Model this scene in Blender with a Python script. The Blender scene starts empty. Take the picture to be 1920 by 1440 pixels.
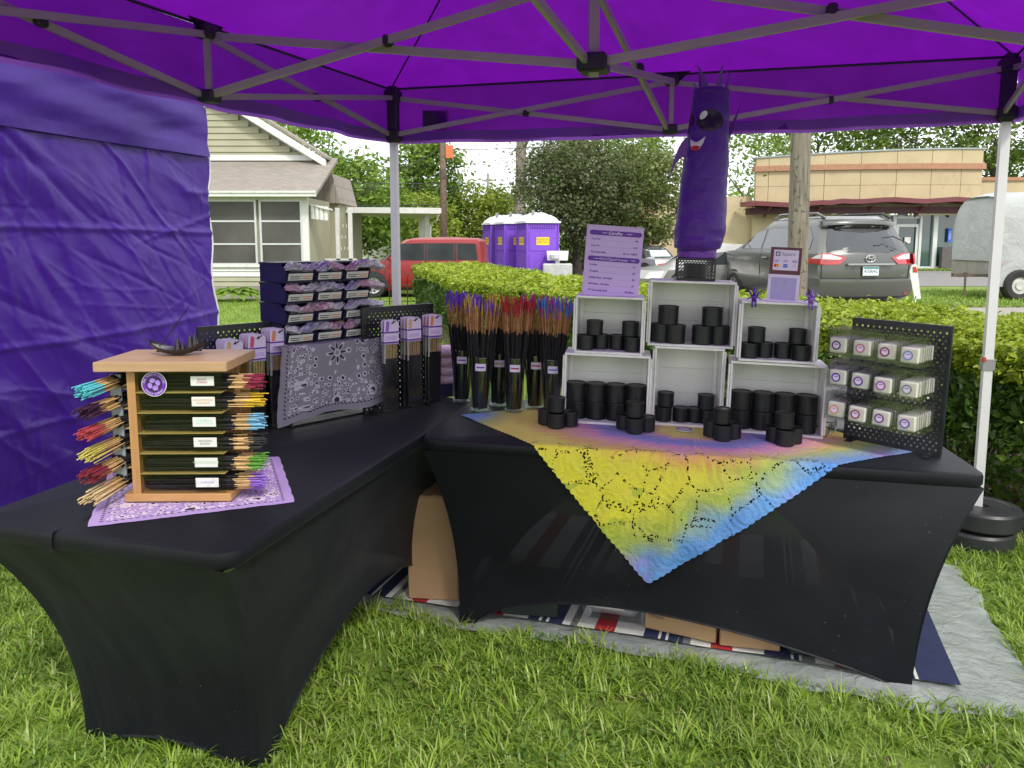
import bpy, bmesh, math, random
import numpy as np
from mathutils import Vector, Matrix, noise
random.seed(7); RNG = np.random.default_rng(7)
R = math.radians
scene = bpy.context.scene
C = scene.collection

# ------------------------------------------------------------------ camera, sky, sun, exposure
cam = bpy.data.cameras.new('camera'); camo = bpy.data.objects.new('camera', cam); C.objects.link(camo)
camo.location = (0, 0, 1.46)
camo.rotation_euler = (R(90 - 6.963), 0, 0)
cam.sensor_width = 36; cam.lens = 1450 / 1920 * 36
cam.shift_y = -(720 - 627.08) / 1920
cam.clip_start = .05; cam.clip_end = 600
scene.camera = camo
scene.render.resolution_x = 1024; scene.render.resolution_y = 768

SUN_EL, SUN_AZ = 46.0, 155.0        # elevation; direction the light comes from, clockwise from +Y
w = bpy.data.worlds.new('World'); scene.world = w; w.use_nodes = True
nt = w.node_tree; nt.nodes.clear()
def _n(t, **kw):
    n = nt.nodes.new(t)
    for k, v in kw.items(): setattr(n, k, v)
    return n
sky = _n('ShaderNodeTexSky', sky_type='NISHITA', sun_disc=False, sun_elevation=R(SUN_EL), sun_rotation=R(SUN_AZ))
tc = _n('ShaderNodeTexCoord'); no = _n('ShaderNodeTexNoise'); no.inputs['Scale'].default_value = 2.2; no.inputs['Detail'].default_value = 5
nt.links.new(tc.outputs['Generated'], no.inputs['Vector'])
cr = _n('ShaderNodeValToRGB'); cr.color_ramp.elements[0].position = .3; cr.color_ramp.elements[0].color = (8.0, 8.3, 8.8, 1)
cr.color_ramp.elements[1].position = .7; cr.color_ramp.elements[1].color = (11.5, 11.5, 11.4, 1)
nt.links.new(no.outputs['Fac'], cr.inputs['Fac'])
mx = _n('ShaderNodeMix', data_type='RGBA'); mx.inputs[0].default_value = .88
nt.links.new(sky.outputs['Color'], mx.inputs[6]); nt.links.new(cr.outputs['Color'], mx.inputs[7])
bg = _n('ShaderNodeBackground'); bg.inputs['Strength'].default_value = .14
nt.links.new(mx.outputs[2], bg.inputs['Color'])
nt.links.new(bg.outputs[0], _n('ShaderNodeOutputWorld').inputs['Surface'])

sl = bpy.data.lights.new('sun', 'SUN'); sl.energy = 2.0; sl.angle = R(9); sl.color = (1, .96, .88)
so = bpy.data.objects.new('sun', sl); C.objects.link(so)
_d = Vector((math.sin(R(SUN_AZ)) * math.cos(R(SUN_EL)), math.cos(R(SUN_AZ)) * math.cos(R(SUN_EL)), math.sin(R(SUN_EL))))
so.rotation_euler = _d.to_track_quat('Z', 'Y').to_euler(); so.location = _d * 30
vs = scene.view_settings
vs.view_transform = 'Standard'; vs.look = 'None'; vs.gamma = 1; vs.use_curve_mapping = False; vs.exposure = 0.47
scene.cycles.max_bounces = 8; scene.cycles.transparent_max_bounces = 24; scene.cycles.diffuse_bounces = 4
scene.cycles.glossy_bounces = 4; scene.cycles.transmission_bounces = 6
scene.cycles.use_denoising = True; scene.cycles.caustics_reflective = False; scene.cycles.caustics_refractive = False

# ------------------------------------------------------------------ materials
def s2l(r, g, b):
    f = lambda c: (c / 255 / 12.92) if c / 255 <= .04045 else ((c / 255 + .055) / 1.055) ** 2.4
    return (f(r), f(g), f(b))
class NT:
    """small helper around a material's node tree"""
    def __init__(s, name):
        s.m = bpy.data.materials.new(name); s.m.use_nodes = True; s.t = s.m.node_tree; s.t.nodes.clear()
        s.out = s.n('ShaderNodeOutputMaterial')
    def n(s, t, ins=None, **kw):
        n = s.t.nodes.new(t)
        for k, v in kw.items(): setattr(n, k, v)
        for k, v in (ins or {}).items(): s.put(n.inputs[k], v)
        return n
    def put(s, sock, v):
        if hasattr(v, 'links'): s.t.links.new(v, sock)
        elif isinstance(v, tuple) and len(v) == 3 and sock.type == 'RGBA': sock.default_value = (*v, 1)
        else: sock.default_value = v
    def co(s, kind='Object'): return s.n('ShaderNodeTexCoord').outputs[kind]
    def noise(s, scale, detail=4, co=None, rough=.5, dist=0, out='Fac'):
        return s.n('ShaderNodeTexNoise', {'Vector': co if co is not None else s.co(), 'Scale': scale, 'Detail': detail, 'Roughness': rough, 'Distortion': dist}).outputs[out]
    def ramp(s, fac, stops, interp='LINEAR'):
        n = s.n('ShaderNodeValToRGB', {'Fac': fac}); n.color_ramp.interpolation = interp; e = n.color_ramp.elements
        while len(e) < len(stops): e.new(.5)
        for i, (p, c) in enumerate(stops): e[i].position = p; e[i].color = (*c, 1) if len(c) == 3 else c
        return n.outputs['Color']
    def mix(s, f, a, b, bt='MIX'):
        n = s.n('ShaderNodeMix', data_type='RGBA', blend_type=bt); s.put(n.inputs[0], f); s.put(n.inputs[6], a); s.put(n.inputs[7], b); return n.outputs[2]
    def math(s, op, a, b=None, c=None, clamp=False):
        n = s.n('ShaderNodeMath', operation=op, use_clamp=clamp); s.put(n.inputs[0], a)
        if b is not None: s.put(n.inputs[1], b)
        if c is not None: s.put(n.inputs[2], c)
        return n.outputs[0]
    def bump(s, h, strength=.3, dist=.01): return s.n('ShaderNodeBump', {'Height': h, 'Strength': strength, 'Distance': dist}).outputs[0]
    def pbr(s, **kw):
        n = s.n('ShaderNodeBsdfPrincipled')
        for k, v in kw.items(): s.put(n.inputs[k.replace('_', ' ')], v)
        return n.outputs[0]
    def mixs(s, f, a, b):
        n = s.n('ShaderNodeMixShader'); s.put(n.inputs[0], f); s.put(n.inputs[1], a); s.put(n.inputs[2], b); return n.outputs[0]
    def end(s, sh): s.t.links.new(sh, s.out.inputs['Surface']); return s.m
def vmul(c, k): return tuple(min(1, x * k) for x in c)
def mat(name, col, rough=.6, metal=0, var=.12, vs=6, bump=0, bs=60, spec=.5, dirt=None, **kw):
    """plain surface: colour broken up by noise, optional fine relief"""
    t = NT(name); f = t.noise(vs, 5)
    c = t.ramp(f, [(.3, vmul(col, 1 - var)), (.7, vmul(col, 1 + var))])
    if dirt: c = t.mix(t.math('MULTIPLY', t.math('GREATER_THAN', t.noise(vs * 1.7, 8, rough=.7), .58), .5), c, dirt)
    a = dict(Base_Color=c, Roughness=rough, Metallic=metal, Specular_IOR_Level=spec, **kw)
    if rough > .15: a['Roughness'] = t.math('MULTIPLY_ADD', t.noise(vs * 3, 4), .2, rough - .1)
    if bump: a['Normal'] = t.bump(t.noise(bs, 6), bump, .01)
    return t.end(t.pbr(**a))
def leafmat(name, cols, trans=.35, rough=.45):
    t = NT(name); g = t.n('ShaderNodeNewGeometry')
    c = t.ramp(g.outputs['Random Per Island'], [(i / max(1, len(cols) - 1), c) for i, c in enumerate(cols)])
    c = t.mix(t.math('MULTIPLY', t.noise(1.3, 3), .5), c, vmul(cols[0], .6))
    d = t.pbr(Base_Color=c, Roughness=rough, Specular_IOR_Level=.35)
    tr = t.n('ShaderNodeBsdfTranslucent', {'Color': c}).outputs[0]
    return t.end(t.mixs(trans, d, tr))
def emis(name, col, st):
    t = NT(name); return t.end(t.n('ShaderNodeEmission', {'Color': col, 'Strength': st}).outputs[0])
def glassmat(name, col=(1, 1, 1), rough=0.02, tint=.9, spec=.12):
    """thin clear sheet: see-through with a mirror-like sheen that grows at grazing angles"""
    t = NT(name); fr = t.math('POWER', t.n('ShaderNodeLayerWeight').outputs['Facing'], 4.0)
    tr = t.n('ShaderNodeBsdfTransparent', {'Color': vmul(col, tint)}).outputs[0]
    gl = t.n('ShaderNodeBsdfGlossy', {'Color': (1, 1, 1), 'Roughness': rough}).outputs[0]
    return t.end(t.mixs(t.math('MULTIPLY_ADD', fr, .6, spec * .45, clamp=True), tr, gl))
def wincar(name, col, rough=.04):
    return NTend(name, col, rough)
def NTend(name, col, rough):
    t = NT(name); return t.end(t.pbr(Base_Color=col, Roughness=rough, Specular_IOR_Level=.9, Coat_Weight=.6, Coat_Roughness=.02))

# ------------------------------------------------------------------ mesh building
class MB:
    def __init__(s): s.v = []; s.f = []; s.mi = []; s.cur = 0; s.uv = None
    def add(s, vs, fs):
        o = len(s.v); s.v += [tuple(p) for p in vs]; s.f += [tuple(i + o for i in f) for f in fs]; s.mi += [s.cur] * len(fs); return s
    def box(s, c, d, rz=0, M=None, bev=0):
        x, y, z = d[0] / 2, d[1] / 2, d[2] / 2
        if bev:
            b = min(bev, x * .9, y * .9, z * .9)
            P = []
            for zz, k in ((-z, 1), (-z + b, 0), (z - b, 0), (z, 1)):
                ix, iy = (x - b, y - b) if k else (x, y)
                P += [(-ix + (0 if k else b), -iy, zz), (ix - (0 if k else b), -iy, zz), (ix, -iy + (0 if k else b), zz), (ix, iy - (0 if k else b), zz),
                      (ix - (0 if k else b), iy, zz), (-ix + (0 if k else b), iy, zz), (-ix, iy - (0 if k else b), zz), (-ix, -iy + (0 if k else b), zz)]
            F = [tuple(range(7, -1, -1)), tuple(range(24, 32))]
            for r in range(3):
                for i in range(8): F.append((r * 8 + i, r * 8 + (i + 1) % 8, r * 8 + 8 + (i + 1) % 8, r * 8 + 8 + i))
        else:
            P = [(a, b_, c_) for c_ in (-z, z) for a, b_ in ((-x, -y), (x, -y), (x, y), (-x, y))]
            F = [(3, 2, 1, 0), (4, 5, 6, 7), (0, 1, 5, 4), (1, 2, 6, 5), (2, 3, 7, 6), (3, 0, 4, 7)]
        if M is None: M = Matrix.Rotation(rz, 3, 'Z') if rz else None
        P = [tuple(M @ Vector(p)) if M is not None else p for p in P]
        return s.add([(p[0] + c[0], p[1] + c[1], p[2] + c[2]) for p in P], F)
    def b2(s, x0, x1, y0, y1, z0, z1, bev=0): return s.box(((x0 + x1) / 2, (y0 + y1) / 2, (z0 + z1) / 2), (abs(x1 - x0), abs(y1 - y0), abs(z1 - z0)), bev=bev)
    def bar(s, a, b, w, h=None, up=(0, 0, 1)):
        a, b = Vector(a), Vector(b); d = b - a; L = d.length; d.normalize(); up = Vector(up)
        if abs(d.dot(up)) > .98: up = Vector((0, 1, 0))
        x = d.cross(up).normalized(); z = x.cross(d)
        M = Matrix((x, d, z)).transposed()
        return s.box((a + b) / 2, (w, L, h or w), M=M)
    def tube(s, pts, r, n=6, cap=True):
        pts = [Vector(p) for p in pts]; rs = r if isinstance(r, (list, tuple)) else [r] * len(pts); V = []; F = []
        pu = None
        for i, p in enumerate(pts):
            d = (pts[min(i + 1, len(pts) - 1)] - pts[max(i - 1, 0)]).normalized()
            if pu is None:
                pu = d.cross(Vector((0, 0, 1)));
                if pu.length < .05: pu = d.cross(Vector((1, 0, 0)))
            pu = (pu - d * pu.dot(d)).normalized(); q = d.cross(pu)
            for k in range(n):
                a = 2 * math.pi * k / n; V.append(p + (pu * math.cos(a) + q * math.sin(a)) * rs[i])
        for i in range(len(pts) - 1):
            for k in range(n): F.append((i * n + k, i * n + (k + 1) % n, (i + 1) * n + (k + 1) % n, (i + 1) * n + k))
        if cap: F += [tuple(range(n - 1, -1, -1)), tuple(range((len(pts) - 1) * n, len(pts) * n))]
        return s.add(V, F)
    def lathe(s, prof, n=24, c=(0, 0, 0), axis='z', close=False):
        V = []; F = []
        for r, z in prof:
            for k in range(n):
                a = 2 * math.pi * k / n; x, y = r * math.cos(a), r * math.sin(a)
                p = (x, y, z) if axis == 'z' else ((x, z, y) if axis == 'y' else (z, x, y))
                V.append((p[0] + c[0], p[1] + c[1], p[2] + c[2]))
        m = len(prof)
        for i in range(m if close else m - 1):
            for k in range(n): F.append((i * n + k, i * n + (k + 1) % n, (i + 1) % m * n + (k + 1) % n, (i + 1) % m * n + k))
        return s.add(V, F)
    def cyl(s, c, r, h, n=20, axis='z', bev=0):
        p = [(0, 0), (r - bev, 0), (r, bev), (r, h - bev), (r - bev, h), (0, h)] if bev else [(0, 0), (r, 0), (r, h), (0, h)]
        return s.lathe(p, n, c, axis)
    def grid(s, nu, nv, fn, uv=None):
        V = [fn(i / (nu - 1), j / (nv - 1)) for j in range(nv) for i in range(nu)]
        F = [(j * nu + i, j * nu + i + 1, (j + 1) * nu + i + 1, (j + 1) * nu + i) for j in range(nv - 1) for i in range(nu - 1)]
        return s.add(V, F)
    def prism(s, poly, ext):
        """poly: list of 3-d points (planar); ext: offset vector"""
        n = len(poly); e = Vector(ext)
        return s.add([Vector(p) for p in poly] + [Vector(p) + e for p in poly], [tuple(range(n - 1, -1, -1)), tuple(range(n, 2 * n))] + [(i, (i + 1) % n, n + (i + 1) % n, n + i) for i in range(n)])
    def poly(s, P): return s.add(P, [tuple(range(len(P)))])
    def mesh(s, name, smooth=False, recalc=False):
        me = bpy.data.meshes.new(name); me.from_pydata(s.v, [], s.f); me.polygons.foreach_set('material_index', s.mi)
        if smooth is True: me.polygons.foreach_set('use_smooth', [True] * len(s.f))
        if recalc or smooth:
            b = bmesh.new(); b.from_mesh(me); bmesh.ops.remove_doubles(b, verts=b.verts, dist=1e-5); bmesh.ops.recalc_face_normals(b, faces=b.faces); b.to_mesh(me); b.free()
        me.update(); return me
    def build(s, name, mats, parent=None, smooth=False, loc=None, rot=None, recalc=True, ang=None):
        me = s.mesh(name, smooth, recalc)
        for m in (mats if isinstance(mats, (list, tuple)) else [mats]): me.materials.append(m)
        if smooth and ang: me.set_sharp_from_angle(angle=R(ang))
        return place(name, me, parent, loc, rot)
def place(name, me, parent=None, loc=None, rot=None):
    o = bpy.data.objects.new(name, me); C.objects.link(o)
    if parent: o.parent = parent
    if loc is not None: o.location = loc
    if rot is not None: o.rotation_euler = rot
    return o
def tag(o, label=None, cat=None, group=None, kind=None):
    if label: o['label'] = label
    if cat: o['category'] = cat
    if group: o['group'] = group
    if kind: o['kind'] = kind
    return o
def thing(name, label, cat, loc=(0, 0, 0), rz=0, group=None, M=None):
    o = bpy.data.objects.new(name, None); C.objects.link(o); o.empty_display_size = .1
    if M is not None: o.matrix_world = M
    else: o.location = loc; o.rotation_euler = (0, 0, rz)
    return tag(o, label, cat, group)
def copy_tree(o, parent=None):
    c = o.copy(); C.objects.link(c); c.parent = parent
    for ch in o.children: copy_tree(ch, c)
    return c
def text(body, size, m, parent, loc, rot, align='CENTER', name='lettering', ext=0, shear=0, sx=1, offset=0):
    cu = bpy.data.curves.new(name, 'FONT'); cu.body = body; cu.size = size; cu.align_x = align; cu.align_y = 'CENTER'; cu.extrude = ext; cu.shear = shear; cu.resolution_u = 3; cu.offset = offset
    tmp = bpy.data.objects.new(name, cu); me = bpy.data.meshes.new_from_object(tmp); bpy.data.objects.remove(tmp)
    me.materials.clear(); me.materials.append(m); o = place(name, me, parent, loc, rot); o.scale = (sx, 1, 1); return o
def bulk(name, V, F, mats, parent=None, mi=None, smooth=False):
    """V (n,3) float array, F (m,k) int array -> one mesh, fast"""
    me = bpy.data.meshes.new(name); V = np.asarray(V, np.float32); F = np.asarray(F, np.int32); k = F.shape[1]
    me.vertices.add(len(V)); me.vertices.foreach_set('co', V.ravel()); me.loops.add(F.size); me.loops.foreach_set('vertex_index', F.ravel())
    me.polygons.add(len(F)); me.polygons.foreach_set('loop_start', np.arange(0, F.size, k, dtype=np.int32))
    if mi is not None: me.polygons.foreach_set('material_index', np.asarray(mi, np.int32))
    if smooth: me.polygons.foreach_set('use_smooth', np.ones(len(F), bool))
    me.update(calc_edges=True)
    for m in (mats if isinstance(mats, (list, tuple)) else [mats]): me.materials.append(m)
    return place(name, me, parent)
def leaf_cloud(name, P, size, m, parent, up=.35, aspect=.55, var=.4, rng=RNG):
    """one small folded leaf (two triangles) at every point of P"""
    P = np.asarray(P); n = len(P)
    d = rng.normal(size=(n, 3)); d[:, 2] *= .6; d /= np.linalg.norm(d, axis=1)[:, None]
    nn = rng.normal(size=(n, 3)); nn[:, 2] += up * 3; s = np.cross(d, nn); s /= np.linalg.norm(s, axis=1)[:, None] + 1e-9
    nn = np.cross(s, d)
    L = (size * (1 + var * (rng.random(n) * 2 - 1)))[:, None]
    a = P - d * L * .5; b = P + d * L * .5; c1 = P + s * L * aspect * .5 + nn * L * .12; c2 = P - s * L * aspect * .5 + nn * L * .12
    V = np.stack([a, c1, b, c2], 1).reshape(-1, 3); i = np.arange(n)[:, None] * 4
    F = np.concatenate([i + np.array([[0, 1, 2]]), i + np.array([[0, 2, 3]])], 1).reshape(-1, 3)
    return bulk(name, V, F, m, parent)
def fbm(x, y, z=0, s=1): return noise.fractal(Vector((x * s, y * s, z * s)), 1, 2, 4)
# ------------------------------------------------------------------ setting: lawn, drive, soil
def ground_mat():
    t = NT('lawn_soil_and_turf'); co = t.co()
    g = t.ramp(t.noise(.9, 6, co), [(.3, (.11, .17, .025)), (.5, (.19, .28, .04)), (.7, (.26, .36, .06))])
    g = t.mix(t.math('MULTIPLY', t.noise(38, 5, co), .55), g, (.045, .08, .012))
    soil = t.ramp(t.noise(25, 6, co), [(.3, (.08, .055, .035)), (.7, (.20, .15, .10))])
    k = t.math('GREATER_THAN', t.noise(2.4, 5, co, .6), .63)
    return t.end(t.pbr(Base_Color=t.mix(k, g, soil), Roughness=.9, Specular_IOR_Level=.2, Normal=t.bump(t.noise(60, 6, co), .6, .02)))
M_GROUND = ground_mat()
m = MB(); m.grid(80, 80, lambda a, b: (-150 + 320 * a, -20 + 320 * b, 0)); m.build('ground', M_GROUND, recalc=True)['kind'] = 'structure'
def gravel_mat(name, c0, c1):
    t = NT(name); co = t.co()
    c = t.ramp(t.noise(14, 8, co, .7), [(.3, c0), (.7, c1)])
    c = t.mix(t.math('MULTIPLY', t.noise(.35, 4, co), .7), c, vmul(c0, .75))
    return t.end(t.pbr(Base_Color=c, Roughness=.92, Normal=t.bump(t.noise(45, 5, co), .5, .02)))
M_GRAVEL = gravel_mat('pale_gravel', (.26, .24, .21), (.42, .40, .36))
M_ASPH = gravel_mat('worn_asphalt', (.17, .165, .16), (.27, .26, .25))
def sheet(name, pts, z, mt):
    m = MB(); m.poly([(x, y, z) for x, y in pts]); o = m.build(name, mt, recalc=False); o['kind'] = 'structure'; return o
sheet('driveway', [(4.2, 13.2), (40, 12.6), (40, 16.6), (8.6, 17.2), (8.3, 24), (3.2, 24), (1.2, 20)], .006, M_GRAVEL)
sheet('parking_lot', [(-1.5, 24.5), (3, 24.2), (9, 24.6), (60, 22.5), (60, 37.2), (12, 37.2), (9.5, 60), (-6, 60)], .010, M_ASPH)
sheet('road', [(-60, 31), (-6, 31), (-6, 37), (-60, 37)], .008, M_ASPH)

# ------------------------------------------------------------------ foliage helpers
G = lambda r, g, b: s2l(r, g, b)
LEAF_MID = leafmat('leaf_mid_green', [(.10, .19, .02), (.20, .33, .04), (.32, .44, .08), (.15, .27, .03)])
LEAF_YEL = leafmat('leaf_yellow_green', [(.19, .27, .03), (.32, .42, .05), (.42, .49, .08), (.24, .34, .04)])
LEAF_DARK = leafmat('leaf_dark_bronze_green', [(.075, .12, .035), (.11, .165, .05), (.17, .19, .085), (.21, .19, .11), (.13, .185, .055)], .35)
LEAF_OLIVE = leafmat('leaf_olive', [(.10, .15, .035), (.20, .25, .07), (.28, .32, .11)])
LEAF_PALE = leafmat('leaf_pale_new', [(.22, .30, .08), (.30, .36, .12), (.26, .32, .08)])
LEAF_OAK = leafmat('leaf_deep_green', [(.08, .14, .02), (.15, .24, .035), (.25, .34, .06), (.10, .17, .025)])
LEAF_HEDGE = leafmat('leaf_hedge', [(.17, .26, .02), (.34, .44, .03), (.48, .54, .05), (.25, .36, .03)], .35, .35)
LEAF_HEDGE_DARK = leafmat('leaf_hedge_dark', [(.05, .11, .015), (.09, .17, .025), (.14, .23, .03)], .3, .3)  # darker leaves for the inside, end and lower front of the hedge
BARK = mat('bark_grey', (.20, .17, .14), .9, var=.35, vs=5, bump=.8, bs=22)
BARKD = mat('bark_dark', (.09, .07, .055), .9, var=.35, vs=6, bump=.8, bs=25)
def limb(m, p, d, L, r, depth, ends, spread=.7, n=5, seed=None):
    pts = [Vector(p)]; rs = [r]; d = Vector(d).normalized()
    for i in range(4):
        d = (d + Vector((random.gauss(0, .16), random.gauss(0, .16), random.gauss(.05, .12)))).normalized(); pts.append(pts[-1] + d * L / 4); rs.append(r * (1 - .17 * (i + 1)))
    m.tube(pts, rs, n)
    if depth == 0: ends.append((pts[-1], L)); ends.append((pts[-2], L)); return
    for k in range(random.choice((2, 3)) if depth > 1 else 3):
        a = random.random() * 2 * math.pi; dd = (d + Vector((math.cos(a) * spread, math.sin(a) * spread, random.uniform(-.1, .45)))).normalized()
        q = pts[random.choice((3, 4))] if k else pts[4]
        limb(m, q, dd, L * random.uniform(.62, .8), rs[-1] * .8, depth - 1, ends, spread, n)
def tree(name, label, loc, h, rx, rz, n, size, leaf, bark, trunk_h=None, trunk_r=.2, group='trees behind the market lawn', depth=3, gap=.5, base=None, clump=44, sig=None, spread=.75, seed=1, cat='tree'):
    """tapered trunk with forking limbs; leaves in uneven clumps that fill an ellipsoid (rx across, rz up) with gaps between them"""
    random.seed(seed); rng = np.random.default_rng(seed)
    t = thing(name, label, cat, loc, 0, group); th = trunk_h or h * .35
    m = MB(); ends = []
    pts = [Vector((0, 0, -.1))]; dr = Vector((random.gauss(0, .03), random.gauss(0, .03), 1))
    for i in range(5): pts.append(pts[-1] + Vector((dr.x + random.gauss(0, .03), dr.y + random.gauss(0, .03), 1)) * (th + .1) / 5)
    m.tube(pts, [trunk_r * (1.25, 1, .92, .85, .8, .74)[i] for i in range(6)], 8)
    for k in range(4):
        a = k * 1.57 + random.random(); limb(m, pts[-1 - (k % 2)], (math.cos(a) * .6, math.sin(a) * .6, 1), (h - th) * .42, trunk_r * .55, depth - 1, ends, spread)
    m.build('trunk', bark, t, smooth=True)
    cz = base + rz if base is not None else h - rz
    K = max(8, n // clump); cen = []
    while len(cen) < K:
        p = rng.uniform(-1, 1, 3); q = np.linalg.norm(p)
        if q > 1 or q < rng.random() * .75: continue
        if noise.noise(Vector(p * 2.3 + seed * 3.1)) < -gap * .35 + (.0 if q < .8 else gap * .25): continue
        cen.append((p[0] * rx, p[1] * rx, cz + p[2] * rz))
    for e, L in ends:
        if len(cen) > 3 * K: break
        if gap > .8: cen += [(e.x, e.y, e.z)] * 2
    cen = np.array(cen); idx = rng.integers(0, len(cen), n)
    P = cen[idx] + rng.normal(size=(n, 3)) * np.array([1, 1, .7]) * (sig or (rx / 13.0 + size * .65))
    leaf_cloud('crown', P, size, leaf, t, rng=rng)
    return t

# trees, far to near (each one stands where its trunk meets the ground)
GRP = 'trees behind the market lawn'
tree('maple_tree', 'round bright green tree rising over the house roof beside the gable', (-9.9, 33, 0), 6.9, 2.9, 2.6, 6500, .26, LEAF_MID, BARK, seed=11, trunk_r=.25)
tree('maple_tree', 'tall loose pale tree left of the others, behind the gable roof', (-13.0, 36, 0), 8.3, 3.0, 3.2, 5500, .26, LEAF_YEL, BARK, seed=12, gap=.8, trunk_r=.25)
tree('maple_tree', 'leafy green tree between house roof and canopy leg, above the carport', (-7.4, 36, 0), 5.3, 2.5, 2.3, 7000, .26, LEAF_MID, BARK, seed=13, trunk_r=.22)
tree('maple_tree', 'low green tree behind the small white gabled house', (-9.4, 52, 0), 5.6, 3.4, 2.6, 6000, .32, LEAF_MID, BARK, seed=17, trunk_r=.22)
tree('maple_tree', 'dense upright green tree behind the brown utility pole', (-4.7, 43, 0), 7.2, 2.1, 3.3, 9500, .27, LEAF_MID, BARK, seed=14, trunk_r=.25, base=.6)
tree('locust_tree', 'yellow green bushy tree left of the portable toilets', (-1.6, 44, 0), 4.7, 2.3, 2.2, 7500, .25, LEAF_YEL, BARK, seed=15, trunk_r=.2, base=.3)
tree('locust_tree', 'pale yellow tree low behind the carport posts', (-4.4, 39, 0), 3.7, 1.9, 1.8, 5000, .2, LEAF_YEL, BARK, seed=16, trunk_r=.14, base=.1)
tree('tall_tree', 'tall bare grey trunk with a few pale new leaves behind the portable toilets', (.35, 40, 0), 13, 3.6, 4.5, 1500, .2, LEAF_PALE, BARK, seed=21, trunk_h=7.5, trunk_r=.33, gap=.9, base=4.2, clump=7)
tree('crabapple_tree', 'broad bronze green tree behind the purple price sign', (2.5, 30.5, 0), 5.5, 2.35, 2.35, 21000, .15, LEAF_DARK, BARKD, seed=22, trunk_h=1.6, trunk_r=.22, base=.85, gap=.35)
tree('crabapple_tree', 'olive green tree behind the purple inflatable figure', (5.2, 31.5, 0), 5.4, 1.9, 2.1, 14000, .15, LEAF_OLIVE, BARKD, seed=23, trunk_h=1.6, trunk_r=.18, base=1.15, gap=.4)
tree('maple_tree', 'bright green tree showing above the olive tree and the inflatable figure', (5.6, 44, 0), 8.2, 3.4, 3.0, 6000, .28, LEAF_MID, BARK, seed=24, trunk_r=.25)
tree('elm_tree', 'loose young tree with sky between its twigs, left of the weathered utility pole', (13.6, 44, 0), 9.2, 3.3, 4.0, 2600, .24, LEAF_MID, BARK, seed=25, trunk_h=3.2, trunk_r=.2, gap=.95, base=1.5, clump=10)
for i, (x, y, hh, rx, n, sd, lab) in enumerate([
        (20, 52, 12.5, 4.6, 5200, 31, 'leafy tree over the left half of the curved yellow building'),
        (27.5, 55, 13.5, 4.8, 6000, 32, 'leafy tree over the middle of the curved yellow building'),
        (34, 54, 14, 4.6, 5600, 33, 'dark tree over the right end of the curved yellow building'),
        (41, 52, 14, 5.0, 6000, 34, 'dark tree behind the covered trailer by the right canopy leg')]):
    tree('oak_tree', lab, (x, y, 0), hh, rx, 4.9, n, .36, LEAF_OAK, BARKD, seed=sd, trunk_h=4.5, trunk_r=.42, gap=.7, base=4.2, clump=42, group='tall trees behind the yellow building')
# the wood far off closes the horizon
rng = np.random.default_rng(3); n = 26000
P = np.stack([rng.uniform(-75, 110, n), rng.uniform(72, 92, n), rng.random(n) ** 1.3], 1); P[:, 2] *= 4.6 + 1.8 * np.sin(P[:, 0] * .31) + 1.2 * np.sin(P[:, 0] * .83 + 1)
tag(leaf_cloud('treeline', P, .75, LEAF_MID, None, rng=rng), 'far green wood closing the view behind the houses', 'treeline', kind='stuff')

# ------------------------------------------------------------------ hedge along the lawn
HED = [(-2.05, 16.4), (-1.75, 15.0), (-.72, 10.5), (.62, 7.6), (2.52, 3.95), (3.3, 2.3)]     # front foot line
HW, HH = 1.45, .97
def hedge_pt(s, a):     # s along the line 0..1 , a across 0..1
    seg = [math.dist(HED[i], HED[i + 1]) for i in range(len(HED) - 1)]; L = s * sum(seg)
    for i, q in enumerate(seg):
        if L <= q or i == len(seg) - 1: break
        L -= q
    (x0, y0), (x1, y1) = HED[i], HED[i + 1]; k = L / seg[i]; dx, dy = (x1 - x0) / seg[i], (y1 - y0) / seg[i]
    return x0 + (x1 - x0) * k - dy * HW * a, y0 + (y1 - y0) * k + dx * HW * a
hedge = thing('hedge', 'clipped yellow green hedge running from the red car to the weighted canopy leg', 'hedge', (0, 0, 0))
rng = np.random.default_rng(5); PT = []; PI = []; PF = []
def hedge_s():          # more leaves close to the camera
    return 1 - rng.random() ** 1.5
for i in range(74000):
    s = hedge_s(); a = rng.random(); x, y = hedge_pt(s, a); wob = fbm(x, y, 0, 2.2) * .05
    edge = min(a, 1 - a); z = HH + wob - (.13 * (1 - edge / .14) ** 2 if edge < .14 else 0) - abs(rng.normal()) * .035 + (.05 * rng.random() if rng.random() < .06 else 0)
    PT.append((x, y, z))
for i in range(50000):
    s = hedge_s(); z = rng.random() ** .62 * (HH - .03); a = -.035 + abs(rng.normal()) * .05 + .06 * fbm(*hedge_pt(s, 0), z, 3) + (.16 * (1 - z / .35) if z < .35 else 0)
    if z < .4 and rng.random() < .55: continue
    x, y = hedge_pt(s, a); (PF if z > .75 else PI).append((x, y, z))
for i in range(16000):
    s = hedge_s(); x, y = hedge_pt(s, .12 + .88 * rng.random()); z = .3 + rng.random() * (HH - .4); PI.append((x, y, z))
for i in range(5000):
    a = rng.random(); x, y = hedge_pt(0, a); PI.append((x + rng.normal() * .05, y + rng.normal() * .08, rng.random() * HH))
PT = np.array(PT); near = PT[:, 1] < 7.5
leaf_cloud('foliage', PT[near], .045, LEAF_HEDGE, hedge, up=.7, aspect=.5, rng=rng); leaf_cloud('foliage', PT[~near], .07, LEAF_HEDGE, hedge, up=.7, rng=rng)
leaf_cloud('foliage', np.array(PF), .05, LEAF_HEDGE, hedge, up=.5, rng=rng); leaf_cloud('foliage', np.array(PI), .062, LEAF_HEDGE_DARK, hedge, up=.2, rng=rng)
m = MB()
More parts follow.
